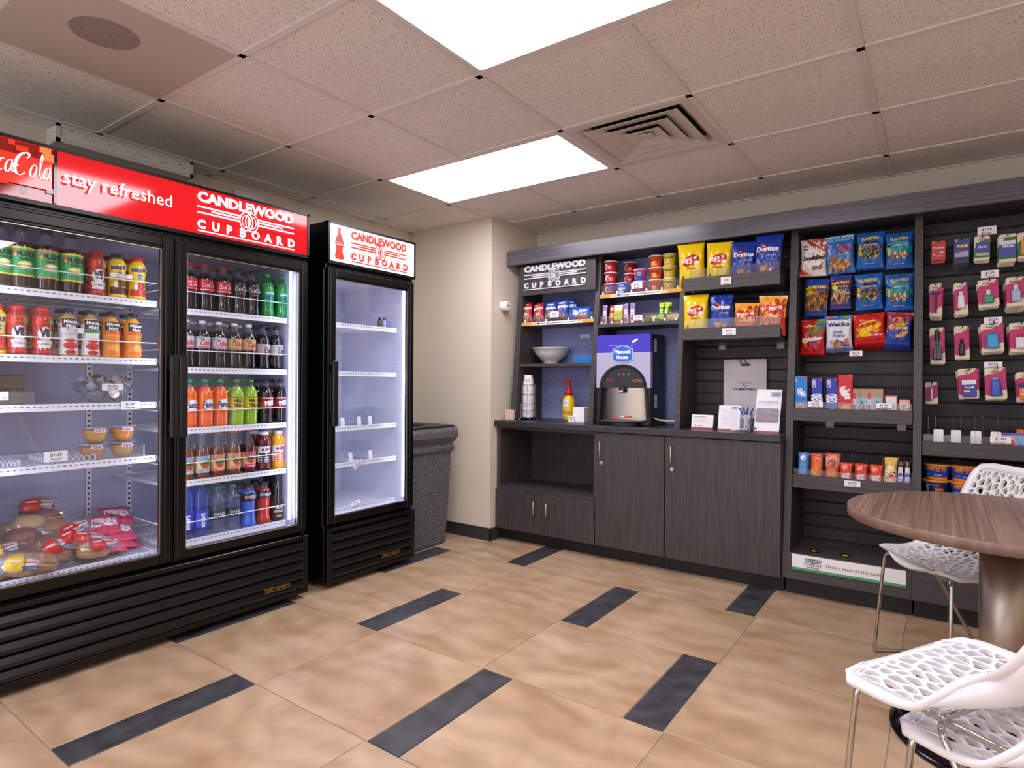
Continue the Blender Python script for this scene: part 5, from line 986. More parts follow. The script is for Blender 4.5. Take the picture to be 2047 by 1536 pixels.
for key, px, lev, back, lab in (('red', 1221, 2, 0, 'red cereal tub topmost of the front red stack'), ('red', 1221, 1, 0, 'red cereal tub in the middle of the front red stack'), ('redb', 1221, 0, 0, 'red cereal tub with blue patch at the bottom of the front stack'),
    ('red', 1238, 0, .11, 'red cereal tub at the bottom of the rear stack'), ('red', 1238, 1, .11, 'red cereal tub in the middle of the rear stack'), ('red', 1238, 2, .11, 'red cereal tub topmost of the rear stack'), ('red', 1248, 1, .11, ''), ('blue', 1246, 0, 0, 'blue frosted cereal tub standing alone in front'),
    ('pink', 1280, 0, 0, 'pink cereal tub under the blue and pink one'), ('loop', 1280, 1, 0, 'blue and pink cereal tub on top of the pink one'), ('loop', 1292, 0, .11, 'blue and pink cereal tub behind, bottom'), ('pink', 1292, 1, .11, 'pink cereal tub behind, middle'), ('loop', 1292, 2, .11, 'blue and pink cereal tub behind, top'),
    ('orange', 1311, 0, 0, 'orange cereal tub at the bottom of its stack'), ('orange', 1311, 1, 0, 'orange cereal tub in the middle of its stack'), ('orange', 1311, 2, 0, 'orange cereal tub topmost of its stack'),
    ('yellow', 1339, 0, 0, 'yellow cereal tub at the bottom of its stack'), ('yellow', 1339, 1, 0, 'yellow cereal tub in the middle of its stack'), ('yellow', 1339, 2, 0, 'yellow cereal tub topmost of its stack')):
    if not lab: continue
    x, _ = at_y(px, 560, yt); x = x+(.03 if back else 0); place(('tub', key), TB[key], (x, yt+back, zt_+.0785*lev), rnd.uniform(-.15, .15), lab, 'cereal tubs on the top shelf of the second bay')
# microwave bowls in the last bay
def mbowl(col, band, prints, lidc):
    def mk():
        t = thing('meal_bowl', 'x', 'bowl'); H = .072; r = lambda z: .043+.011*z/H
        MB().lathe([(0, .040), (.004, .043), (H, .054)], 28).build('bowl', ink(col, 'm'), t); MB().lathe([(H, .0575), (H+.007, .0575), (H+.008, .053)], 28).build('lid', ink(lidc, 'm'), t)
        MB().lathe([(H*.22, r(H*.22)+.0006), (H*.95, r(H*.95)+.0006)], 28, cap0=False, cap1=False).build('sleeve', ink(band, 'm'), t)
        printed(prints, .09, H*.72, cylmap(lambda z: r(z)+.0006, H*.22), 'm', .01, parent=t); return t
    return mk
MW = {'mac': mbowl('f09a1c', '1c48b8', [('r', 0, .6, 1, 1, 'd8702c')]+sprinkle(14, .02, .6, .98, .95, .06, .06, ['e89a3c', 'c85c1c', 'f0b45c'], 21)+[('e', .6, .66, .16, .28, '28286c'), ('e', .6, .60, .10, .1, 'c8502c'), Tx('KRAFT', .6, .82, .1, 'e8e8f4', .16), Tx('Original', .2, .26, .1, 'dfe6f8', .2), Tx('Easy Mac', .6, .22, .12, 'dfe6f8', .3)], 'e8a04a'),
      'macd': mbowl('d8801c', '1a2452', [('r', .5, .2, .9, .5, 'e06a1c'), Tx('Triple Cheese', .35, .75, .16, 'd8c84a', .4), ('r', .05, .1, .1, .9, 'c8d0e0'), ('r', .14, .1, .18, .9, 'c8d0e0'), ('e', .6, .75, .12, .2, '3c5aa8')], 'e8a04a'),
      'green': mbowl('3c8a4a', '8fae4a', [('r', 0, 0, 1, .2, '2c7c4a'), ('p', [(.26, 1), (.74, 1), (.66, .5), (.34, .5)], '2a3c2c'), Tx('Healthy', .5, .86, .16, 'eef2ea', .34, b=.03), Tx('Choice', .5, .66, .16, 'eef2ea', .34, b=.03), ('e', .16, .4, .12, .2, 'e8dcd0'), ('e', .72, .36, .2, .2, 'd8883c'), ('e', .4, .34, .16, .12, 'c8702c'), ('r', .3, .04, .62, .2, '1c5a34')], '2a9a60')}
zb = .589
for key, px, lev, lab in (('macd', 1871, 0, 'dark labelled noodle bowl under an orange and blue one'), ('mac', 1873, 1, 'orange and blue noodle bowl on the dark labelled one'), ('mac', 1926, 0, 'orange and blue noodle bowl at the bottom of its pair'), ('mac', 1926, 1, 'orange and blue noodle bowl on top of its twin'), ('green', 1988, 0, 'green soup bowl at the bottom of the nearer pair'), ('green', 1988, 1, 'green soup bowl on top of the nearer pair'), ('green', 2046, 0, 'green soup bowl behind the white chair, bottom'), ('green', 2046, 1, 'green soup bowl behind the white chair, top')):
    x, _ = at_y(px, 955, 3.725); place(('mw', key), MW[key], (x, 3.735, zb+.0805*lev), rnd.uniform(-.2, .1), lab, 'microwave bowls on the lowest shelf of the last bay')
# carded goods on the last bay
def card(W, H, top, mid, prints, item=None, t_=.0012, blister=None, name='carded_item'):
    def mk():
        t = thing(name, 'x', 'carded item'); P = rrect(-W/2, 0, W/2, H, .008); MB().prism(P, -t_/2, t_/2).build('card', ink(top), t, fix=True)
        sh = []
        if mid: sh.append(('p', [(0, .16), (0, .74), (.18, .80), (.5, .80), (.8, .88), (.93, .98), (1, .99), (1, .30), (.72, .26), (.4, .13), (.12, .10)], mid))
        sh += [('r', .42, .935, .58, .955, '16161a')]+prints; printed(sh, W, H, flat(0, -t_/2), parent=t)
        if blister: a, b_, c, d, dp = blister; MB().bbox(a*W, -dp, b_*H, c*W, -t_/2-.0004, d*H, .004).build('blister', FILM, t)
        if item: item(t, W, H)
        return t
    return mk
CR, MG = 'e6d9bc', 'bf2468'
def razor(t, W, H):
    c = mat('razor_navy', '252a44', .35); MB().bbox(-.004, -.012, H*.10, .004, -.004, H*.68, .002).build('handle', c, t); MB().bbox(-.019, -.014, H*.68, .019, -.003, H*.73, .002).build('razor_head', c, t)
def tube_(c1, cc, w=.017, z0=.18, z1=.62):
    def f(t, W, H): MB().lathe([(H*z0, w*.9), (H*(z0+.05), w), (H*(z1-.05), w*.75), (H*z1, w*.5)], 14, c=(0, -.009, 0), sy=.45).build('tube', ink(c1, 'm'), t); MB().lathe([(H*z1, w*.45), (H*(z1+.09), w*.5)], 12, c=(0, -.009, 0), sy=.6).build('cap', ink(cc, 'm'), t)
    return f
def flask(c1, cc, w=.022, z0=.14, z1=.42, zc=.6):
    def f(t, W, H): MB().bbox(-w, -.022, H*z0, w, -.003, H*z1, .006).build('flask', ink(c1, 'm'), t); MB().lathe([(H*z1, .010), (H*zc, .009)], 14, c=(0, -.012, 0)).build('cap', ink(cc, 'm'), t)
    return f
def brush(t, W, H):
    c = mat('brush_black', '16161a', .4); MB().bbox(-.010, -.014, H*.45, .010, -.004, H*.92, .004).bbox(-.020, -.020, H*.09, .020, -.003, H*.48, .006).build('hairbrush', c, t)
    m = MB()
    for i in range(5):
        for j in range(11): m.lathe([(0, .0012), (.006, .0009)], 5, c=(-.015+.0075*i, -.0265, H*.12+.0086*j), smooth=False)
    m.build('bristles', mat('bristle_tip', 'b8b8c0', .4), t)['kind'] = 'stuff'
def tweez(t, W, H): MB().bbox(-.0035, -.008, H*.2, .0035, -.003, H*.74, .001).build('tweezers', STEEL, t)
def pack(c1, c2, txt):
    def f(t, W, H): MB().bbox(-.026, -.020, H*.06, .030, -.003, H*.62, .002).build('pack', ink(c1, 'm'), t); printed([('r', 0, .72, 1, 1, c2), Tx(txt, .5, .55, .12, 'f0eef6', .6), ('r', .1, .28, .55, .38, 'e8d85c'), ('e', .75, .55, .1, .06, 'e8e8f4')], .056, H*.56, flat(.002, -.020, H*.06), parent=t)
    return f
CD = {
 'tyl': (card(.058, .098, 'd0381c', None, [('r', 0, 0, 1, .78, 'c83c34'), Tx('TYLENOL', .5, .64, .09, 'f4eef0', .82, sh=.2, b=.04), ('e', .2, .3, .08, .05, 'e8dce0'), ('e', .72, .4, .16, .03, 'f0e8ea'), ('r', .4, .16, .85, .28, 'e06a5c'), ('e', .1, .94, .08, .05, 'e8b83c')]), 'red painkiller card'),
 'adv': (card(.062, .125, '39458c', None, [('r', 0, 0, 1, .25, '262a4c'), ('p', [(.05, .25), (.95, .25), (.95, .5), (.05, .42)], 'a8a4c4'), Tx('Advil', .5, .70, .13, 'e8d83c', .74, b=.05), ('r', .1, .48, .9, .5, 'd86a4c'), ('e', .12, .92, .1, .05, 'e0a060')]), 'navy painkiller card'),
 'cla': (card(.062, .12, CR, None, [('p', [(0, .1), (0, .5), (.4, .8), (1, .86), (1, .1)], '3c7a4c'), ('r', .1, .18, .96, .74, '4a4a9c'), ('r', .1, .18, .96, .3, 'a8c080'), Tx('Claritin', .55, .55, .10, 'f0eef6', .6), Tx('Claritin', .5, .86, .07, '3a3a34', .5)]), 'cream and blue allergy card'),
 'nyq': (card(.068, .135, CR, None, [('p', [(0, .1), (0, .6), (.4, .86), (1, .9), (1, .1)], '2f6a44'), ('r', .1, .22, .95, .76, '4a4aa8'), ('r', .1, .62, .95, .76, 'e0dcea'), Tx('NyQuil', .54, .55, .10, 'f4f2f8', .62, b=.05), Tx('NyQuil', .5, .86, .07, '3a3a34', .5)]), 'cream and violet cold remedy card'),
 'orc': (card(.068, .125, CR, None, [('p', [(0, .1), (0, .6), (.4, .86), (1, .9), (1, .1)], '2f6a44'), ('r', .2, .15, .95, .76, 'e09a2c')]), 'cream and orange remedy card'),
 'raz': (card(.052, .170, CR, MG, [Tx('Gillette', .45, .87, .05, '1c1a1c', .5, b=.04)], razor), 'magenta razor card'),
 'col': (card(.054, .160, CR, MG, [Tx('Colgate', .5, .87, .05, '5a1c2c', .6)], tube_('e4e2ea', 'f0eef2')), 'magenta toothpaste card'),
 'sco': (card(.080, .135, CR, MG, [Tx('scope', .5, .85, .07, '2a2a2c', .5, b=.03)], flask('2f9a72', 'dfe6e4', .020, .12, .42, .62)), 'magenta mouthwash card'),
 'pur': (card(.072, .140, CR, MG, [Tx('PURELL', .5, .85, .06, '2a2a2c', .6, b=.05)], flask('a8bce0', 'eceaf0', .018, .14, .55, .72)), 'magenta hand gel card'),
 'bru': (card(.062, .185, CR, MG, [], brush), 'magenta hairbrush card'),
 'mas': (card(.060, .165, CR, MG, [Tx('Suave', .5, .89, .04, '8a7a6c', .4)], tube_('241c24', '141216', .013, .1, .5)), 'magenta card with a dark bottle'),
 'deg': (card(.086, .140, CR, MG, [Tx('Degree', .5, .86, .07, '2a2a2c', .5)], flask('3a9ad0', '2f86c0', .024, .1, .62, .64)), 'magenta card with a blue deodorant'),
 'cgt': (card(.078, .140, CR, MG, [Tx('Colgate', .5, .86, .07, '3a3a34', .6)], flask('e4dfe6', 'c83a4c', .020, .1, .5, .62)), 'magenta card with a white tub'),
 'twe': (card(.054, .110, CR, '9c2468', [Tx('Revlon', .5, .87, .06, '6a5a4c', .4)], tweez), 'small plum tweezer card'),
 'niv': (card(.078, .150, CR, MG, [Tx('PY', .45, .9, .05, '1c1c20', .2), Tx('hyl', .45, .83, .05, '1c1c20', .2)], pack('3434a0', 'e8e6ee', 'hyl')), 'magenta card with a blue and white pack'),
 'noz': (card(.082, .155, CR, MG, [('e', .5, .86, .2, .05, '2a2a2c'), Tx('Dove', .5, .86, .05, 'e6d9bc', .3)], tube_('3a5ab8', '8aa8e0', .024, .1, .6)), 'magenta card with a blue tube'),
 'fac': (card(.066, .140, CR, MG, [Tx('Face', .45, .86, .06, '2a2a2c', .4)], pack('e06a5c', '242a5c', 'Face')), 'magenta card with a coral pack')}
for key, px, tp, n, tw, dz in (('tyl', 1876, 482, 2, 0, .012), ('adv', 1922, 477, 3, .02, .006), ('cla', 1963, 472, 3, 0, .004), ('nyq', 2014, 468, 4, 0, .004), ('orc', 2054, 464, 3, -.03, .003), ('raz', 1871, 567, 4, 0, .005), ('col', 1923, 565, 4, -.04, .003), ('sco', 1978, 559, 3, -.06, .004), ('pur', 2033, 554, 6, -.05, .004),
        ('bru', 1875, 655, 3, -.02, .003), ('mas', 1924, 652, 3, -.03, .003), ('deg', 1986, 646, 4, -.06, .004), ('cgt', 2042, 645, 4, -.06, .004), ('twe', 1863, 765, 2, -.02, .002), ('niv', 1938, 737, 4, -.06, .002), ('noz', 1993, 735, 4, -.06, .003), ('fac', 2052, 744, 4, -.04, .003)):
    Y = 3.80; mk, d = CD[key]; x, z = at_y(px, tp, Y); H = {'tyl': .098, 'adv': .125, 'cla': .12, 'nyq': .135, 'orc': .125, 'raz': .17, 'col': .16, 'sco': .135, 'pur': .14, 'bru': .185, 'mas': .165, 'deg': .14, 'cgt': .14, 'twe': .11, 'niv': .15, 'noz': .155, 'fac': .14}[key]
    hook(x, z-.008, Y-.024, 'black peg hook holding the '+d)
    for k in range(n): place(('cd', key), mk, (x+rnd.uniform(-.003, .003)*(k > 0), Y+.026*k, z-H-dz*k), 0, d+' hanging in front' if k == 0 else d+', %s behind the front one' % ORD[k-1], 'carded items: '+d, tilt=(.02*k, tw+rnd.uniform(-.05, .05)*(k > 0), 0))
for p, a, b_, c, d, Y, lab in (('$1.50', 1954, 1992, 455, 468, 3.80, 'price card above the remedy cards'), ('$1.75', 1961, 1997, 542, 555, 3.80, 'price card above the green mouthwash card'), ('$2.50', 1967, 2004, 635, 648, 3.80, 'price card above the blue deodorant card'), ('$2.50', 1967, 2004, 724, 736, 3.80, 'price card above the blue tube card'),
        ('$3.00', 1441, 1462, 555, 569, 3.620, 'price card on the upper chip tray'), ('$3.00', 1444, 1471, 657, 670, 3.620, 'price card on the lower chip tray'), ('$2.75', 1698, 1724, 702, 713, 3.80, 'price card hanging below the red candy bags'), ('$2.75', 1615, 1645, 803, 815, 3.62, 'price card in front of the dark blue cookie boxes'), ('$1.50', 1751, 1783, 806, 818, 3.62, 'price card in front of the mint tin'),
        ('$1.50', 1688, 1720, 960, 975, 3.600, 'rounded price card on the candy tray'), ('$1.00', 1979, 2021, 872, 888, 3.62, 'price card in front of the laundry boxes'), ('$1.25', 1099, 1117, 623, 635, slant(1.583)+.004, 'price card in front of the blue snack pouches'), ('$1.25', 1262, 1284, 565, 577, slant(1.743)+.004, 'price card in front of the pink cereal tub'), ('$1.00', 1266, 1284, 631, 641, slant(1.541)+.004, 'price card in front of the pale breakfast bars'), ('', 1160, 1179, 669, 677, 3.985, 'small grey price card on the blue-grey back panel')):
    pcy(p, a, b_, c, d, Y, lab, plain=Y < 3.61)
for k, (px, lab) in enumerate(((1876, 'blank white card next to the bay edge'), (1911, 'second blank white card from the bay edge'), (1951, 'third blank white card from the bay edge'), (1991, 'blank white card behind the one-dollar price'))):
    x, _ = at_y(px, 870, 3.66); tag(MB().prism(rrect(-.020, 0, .020, .116, .005), -.002, .002).build('blank_card', PAPER, fix=True, loc=(x, 3.662, TR[5]+.0005)), lab, 'card', 'blank cards in the last bay tray')
x, _ = at_y(2023, 860, 3.70); place('laundry', carton(.085, .06, .11, 'c8a8c8', [('r', .0, 0, .55, 1, 'd8a0b8'), ('e', .4, .55, .3, .28, 'e8a890'), ('e', .4, .6, .16, .12, 'c84a50'), ('r', .6, 0, 1, 1, '8ab0d8'), Tx('Downy', .78, .35, .2, '28409c', .5, rot=-90, b=.05), ('r', 0, .93, 1, 1, '3a5ac8'), ('e', .8, .12, .1, .06, 'c82a3c')]), (x, 3.70, TR[5]+.001), .1, 'pink and blue laundry box in the last bay tray', 'laundry boxes')
x, _ = at_y(2052, 860, 3.74); place('laundry2', carton(.07, .06, .125, 'e8701c', [('e', .5, .6, .35, .2, 'f0c82c')][::-1]), (x, 3.77, TR[5]+.001), 0, 'orange laundry box behind the pink and blue one', 'laundry boxes')
BRS = mat('brass_lid', 'a08a3c', .3, 1)
for k, (px, py) in enumerate(((1628, 1096), (1690, 1108))):
    x, _ = at_y(px, py, 3.62); tag(MB().lathe([(0, .02), (.004, .024), (.012, .024), (.014, .018)], 20).build('tin_lid', BRS, loc=(x, 3.625, .237)), ['small brass tin on the plinth floor, farther from the table', 'small brass tin on the plinth floor, nearer the table'][k], 'tin')

# ------------------------------------------------------------------ on the counter
x, _ = at_y(1246, 760, 3.66); MX = (-1.893-1.508)/2; MY = 3.655; MW_ = .385
mc = thing('coffee_machine', 'large black and silver coffee machine with a violet panel on the counter', 'coffee machine', (MX, MY, ZC)); h = MW_/2; DEP = .26; HT = .595
m = MB(); m.bbox(-h+.004, .035, .045, h-.004, DEP, HT, .006); m.build('housing', BLACKP, mc)
m = MB(); m.bbox(-h, -.01, 0, h, DEP, .03, .004); sq(m, [(.03, .16, .10, .06), (.036, .155, .095, .06)]); m.build('base', BLACKP, mc)
tr = MB(); k_ = 28; P = [(.13*cos(pi+pi*i/k_), -.01+.085*sin(pi+pi*i/k_)) for i in range(k_+1)]; tr.prism(P, .002, .022, axis='z').build('drip_tray', BLACKP, mc, fix=True)
MB().lathe([(.0225, .045), (.0245, .045)], 24, c=(0, -.035, 0), sy=.55).build('drip_grate', STEEL, mc)
VIO = mat('violet_panel', '4038b8', .3); SILV = mat('silver_panel', 'b4b2cc', .32, .3)
za = .247; n = 26; R_ = .168; top = [(R_*cos(pi*i/n), za+R_*.90*sin(pi*i/n)) for i in range(n+1)]
V = []; F = []
for i, (px_, pz) in enumerate(top): V += [(px_, -.002, pz), (px_, .034, pz)]
outer = [(h-.002, za-.02), (h-.002, .47), (-(h-.002), .47), (-(h-.002), za-.02)]
m = MB()
for i in range(n):                       # silver field round the arch, as quads up to its top edge
    (xa, zz), (xb, zc) = top[i], top[i+1]; m.add([(xa, 0, zz), (xb, 0, zc), (xb, 0, .478), (xa, 0, .478)], [(3, 2, 1, 0)]); m.add([(xa, 0, zz), (xb, 0, zc), (xb, .034, zc), (xa, .034, zz)], [(0, 1, 2, 3)])
for s_ in (-1, 1): m.box(s_*R_, 0, .245, s_*(h-.001), .034, .478)
m.build('front_panel', SILV, mc)
MB().bbox(-h+.001, 0, .478, h-.001, .036, HT-.001, .003).build('violet_panel', VIO, mc)
m = MB(); r1, r0 = R_, R_-.02
for i in range(n):
    a, b_ = pi*i/n, pi*(i+1)/n; m.add([(r1*cos(a), -.004, za+r1*.90*sin(a)), (r1*cos(b_), -.004, za+r1*.90*sin(b_)), (r0*cos(b_), -.001, za+r0*.90*sin(b_)), (r0*cos(a), -.001, za+r0*.90*sin(a)), (r1*cos(a), .03, za+r1*.90*sin(a)), (r1*cos(b_), .03, za+r1*.90*sin(b_))], [(0, 1, 2, 3), (0, 4, 5, 1)])
m.build('arch_rim', BLACKP, mc)
MB().prism([(r0*cos(pi*i/n), za+r0*.90*sin(pi*i/n)) for i in range(n+1)], .004, .03).build('control_panel', mat('control_charcoal', '26262a', .4), mc, fix=True)
for s_ in (-1, 1):                       # black side wings running down and outwards
    MB().prism([(s_*(R_-.014), za), (s_*R_, za), (s_*(h-.001), .02), (s_*(h-.022), .02)], -.004, .034).build('side_wing', BLACKP, mc, fix=True)
    MB().prism([(s_*(R_-.001), .246), (s_*(h-.001), .246), (s_*(h-.001), .06), (s_*(h-.008), .04)], .004, .034).build('side_fill', BLACKP, mc, fix=True)
m = MB(); P = []
for i in range(25): a = -1.0+2.0*i/24; P.append((.172*sin(a)/sin(1.0), .038-.045*(cos(a)-cos(1.0))/(1-cos(1.0))))
for i in range(24): (xa, ya), (xb, yb) = P[i], P[i+1]; m.add([(xa, ya, .035), (xb, yb, .035), (xb*.92, yb, .247), (xa*.92, ya, .247)], [(0, 1, 2, 3)], 0, True)
m.build('steel_shroud', STEEL, mc)
MB().lathe([(.215, .022), (.227, .026), (.245, .026), (.252, .02)], 18, c=(.01, -.018, 0)).build('spout', BLACKP, mc)
RED = emis('red_indicator', 'ff2a1c', 3)
printed([('r', -.05, 0, .35, 1, 'e8501c'), ('r', .35, .1, .65, .9, 'd8d4d8'), ('r', .65, 0, 1.05, 1, 'e8501c')], .12, .012, lambda x, z, o: (x, -.0072-o-.0*x, .052+z), parent=mc)
printed([('r', 0, 0, .4, 1, 'e8501c'), ('r', .4, .1, 1, .9, 'c8c4c8')], .045, .010, lambda x, z, o: (x, -.045-o, .219+z), parent=mc)
def ring(x, z, r_, m_, nm): 
    o = MB().lathe([(0, r_*.62), (0, r_), (.003, r_), (.003, r_*.62)], 20, cap0=False, cap1=False).build(nm, m_, mc); o.location = (x, .003, z); o.rotation_euler = (pi/2, 0, 0)
for x, z, r_, m_ in ((-.105, .290, .012, mat('button_red', 'c8281c', .4)), (-.078, .290, .010, mat('button_grey', '8a8a90', .4)), (.072, .290, .010, mat('button_grey', '8a8a90', .4)), (.098, .290, .012, mat('button_orange', 'd8581c', .4)), (.124, .290, .010, mat('button_grey', '8a8a90', .4))): ring(x, z, r_, m_, 'button')
for x, m_ in ((-.03, STEEL), (.005, RED), (.04, STEEL)): MB().bbox(x-.004, .001, .330, x+.004, .004, .338, .001).build('indicator', m_, mc)
printed([('t', 'Good to the Last', .42, .42, .09, 'e4e2f4', {'w': .36, 'b': 0}), ('e', .72, .70, .035, .14, 'f2f0fa', -20), ('e', .665, .40, .01, .05, 'f2f0fa')], MW_, .10, flat(0, 0, .482), parent=mc)
oc = [(-.075, -.04), (-.075, .035), (-.05, .048), (-.02, .055), (0, .062), (.02, .055), (.05, .048), (.075, .035), (.075, -.04), (.05, -.052), (.02, -.058), (0, -.06), (-.02, -.058), (-.05, -.052)]
bdg = MB().prism([(a*.97, .466+b_*.93) for a, b_ in oc], -.006, -.0005).build('badge', mat('badge_silver', 'b8c0e8', .3), mc, fix=True)
MB().prism([(a*.88, .466+b_*.84) for a, b_ in oc], -.008, -.006).build('badge_face', mat('badge_blue', '2a62c8', .3), bdg, fix=True)
printed([Tx('Maxwell', .5, .68, .30, 'f2f4fc', .95, b=.03), Tx('House', .5, .26, .30, 'f2f4fc', .70, b=.03)], .12, .085, flat(0, -.008, .424), parent=bdg)
sx_ = h-.004
printed([('r', 0, 0, 1, 1, 'd8d8e4'), ('r', .2, .82, .8, .9, '3a3a44'), ('r', .35, .55, .65, .68, '3a3a44'), ('r', .15, .1, .85, .4, 'b8b8c8')], .045, .085, lambda x, z, o: (sx_+o, .085+x, .48+z), parent=mc)
printed([('r', 0, 0, 1, 1, 'ccccd8'), ('r', .2, .56, .8, .62, '5a5a64'), ('r', .3, .42, .7, .47, '5a5a64')], .045, .085, lambda x, z, o: (sx_+o, .095+x, .115+z), parent=mc)
for i in range(2):
    for k in range(9): MB().box(sx_-.001, .165+.035*i, .25+.022*k, sx_+.0015, .188+.035*i, .262+.022*k).build('louvre', mat('louvre_dark', '050506', .5), mc)
MB().tube([(sx_, .08, .05), (sx_+.03, .07, .04), (sx_+.09, .09, .035), (sx_+.14, .12, .035)], .006, 8).build('drain_hose', mat('hose_pale', 'c8c0b0', .4), mc)
# cup rack
cxx, _ = at_y(1056, 838, 3.72); cr = thing('cup_rack', 'wire rack holding a tall stack of paper cups at the end of the counter', 'cup rack', (cxx, 3.72, ZC))
for z0, z1, r_ in ((.02, .125, .055), (.12, .26, .048)):
    for k in range(8): a = 2*pi*(k+.5)/8; MB().tube([(r_*cos(a), r_*sin(a), z0), (r_*cos(a), r_*sin(a), z1)], .0016, 6).build('wire', CHROME, cr)
for z, r_ in ((.02, .055), (.07, .055), (.125, .055), (.26, .048), (.19, .048)): MB().tube([(r_*cos(2*pi*k/24), r_*sin(2*pi*k/24), z) for k in range(24)], .002, 6, closed=True).build('ring', CHROME, cr)
for k in range(4): a = 2*pi*(k+.5)/4; MB().tube([(.055*cos(a), .055*sin(a), .03), (.060*cos(a), .060*sin(a), .008), (.07*cos(a), .07*sin(a), .003)], .0022, 6).build('foot', CHROME, cr)
CUPM = mat('paper_cup_white', 'e9e6ea', .55)
def pcup():
    t = thing('paper_cup', 'x', 'cup'); MB().lathe([(0, .041), (.002, .043), (.006, .043), (.09, .031), (.093, .031)], 24).build('cup', CUPM, t); printed([Tx('COFFEE', .5, .6, .3, '5a5e84', .8, b=.03), Tx('to go', .6, .25, .2, '5a5e84', .5)], .05, .04, cylmap(lambda z: .043-.012*(z-.006)/.084, .03), parent=t); return t
for k in range(17): place('pcup', pcup, (cxx, 3.72, ZC+.022+.0135*k), rnd.uniform(-.2, .5) if k == 16 else .3*k, 'upturned white paper cup topmost of the cup stack' if k == 16 else 'white paper cup nested in the stack', 'paper cups in the wire rack')
# small counter items
bx_, _ = at_y(1021, 838, 3.62)
bb = tag(MB().bbox(bx_-.042, 3.60, ZC, bx_+.030, 3.66, ZC+.075, .004).build('sugar_box', mat('pale_card_pink', 'd8bca8', .7)), 'small pinkish card box at the end of the counter', 'box')
printed([('r', .1, .8, .9, .84, 'a87860'), ('r', .05, 0, .07, 1, 'b88a70')], .07, .075, flat(bx_-.006, 3.60, ZC), parent=bb)
bwx, bwz = at_y(1093, 724, 3.80)
tag(MB().lathe([(0, .050), (.006, .056), (.020, .056), (.034, .078), (.078, .118), (.112, .134), (.118, .145), (.121, .145), (.117, .130), (.078, .11), (.034, .07), (.024, .02)], 40).build('serving_bowl', mat('white_ceramic', 'e6e2e2', .25, coat=.4), loc=(bwx+.0, 3.86, 1.28)), 'wide white footed bowl on the shelf above the cups', 'bowl')
bkx, _ = at_y(1170, 716, 3.86); bk = thing('blue_basket', 'small bright blue slotted plastic basket beside the white bowl', 'basket', (bkx, 3.87, 1.28)); BB_ = mat('basket_blue', '1c8ad8', .35)
m = MB(); m.box(-.06, -.04, 0, .06, .04, .003)
for z, e in ((.0, 0), (.022, .006), (.048, .013)): m.box(-.06-e, -.042-e, z, .06+e, -.038-e, z+.008).box(-.06-e, .038+e, z, .06+e, .042+e, z+.008).box(-.062-e, -.042-e, z, -.058-e, .042+e, z+.008).box(.058+e, -.042-e, z, .062+e, .042+e, z+.008)
for k in range(13): x = -.06+.01*k; m.add([(x-.0025, -.042, 0), (x+.0025, -.042, 0), (x*1.2+.0025, -.055, .05), (x*1.2-.0025, -.055, .05), (x-.0025, .042, 0), (x+.0025, .042, 0), (x*1.2+.0025, .055, .05), (x*1.2-.0025, .055, .05)], [(0, 1, 2, 3), (7, 6, 5, 4)])
m.build('basket', BB_, bk)
px_, _ = at_y(1137, 838, 3.84); pb = thing('syrup_bottle', 'yellow pump bottle with a red pump head on the counter', 'bottle', (px_, 3.84, ZC))
MB().lathe([(0, .040), (.006, .045), (.03, .047), (.12, .046), (.16, .040), (.18, .026), (.185, .024)], 28).build('body', ink('e6c41c', 'm'), pb)
rr = lambda z: .0475 if z < .12 else .0475-(z-.12)*.14
printed([('r', .1, .30, .9, .45, 'c8922c'), ('r', .15, .1, .5, .2, '6ab0d8'), ('r', .26, .60, .74, .92, 'e6e0e2'), ('e', .5, .8, .16, .07, 'b8bccc'), ('e', .2, .12, .1, .06, 'c8402c'), ('e', .75, .36, .1, .05, '6a9a3c')], .085, .165, cylmap(rr, 0), 'm', .01, parent=pb, base=.001)
RP = mat('pump_red', 'd0281c', .3); MB().lathe([(.183, .028), (.215, .028), (.225, .022), (.24, .014), (.262, .010), (.275, .012), (.29, .020), (.30, .019)], 20).build('pump', RP, pb); MB().tube([(0, 0, .290), (-.02, -.01, .288), (-.034, -.016, .272)], .007, 8).build('nozzle', RP, pb)
wx, _ = at_y(1163, 838, 3.74); tag(MB().bbox(wx-.045, 3.69, ZC, wx+.045, 3.76, ZC+.105, .002).build('white_box', PAPER), 'plain white box beside the yellow pump bottle', 'box')
wx, _ = at_y(1143, 838, 3.68); wb = tag(MB().bbox(wx-.024, 3.67, ZC, wx+.024, 3.71, ZC+.045, .002).build('small_white_box', PAPER), 'smaller printed white box in front of the yellow pump bottle', 'box'); printed([('e', .5, .5, .2, .2, 'b8b8c8'), ('r', .1, .8, .9, .85, '8a8a9c')], .048, .045, flat(wx, 3.67, ZC), parent=wb)
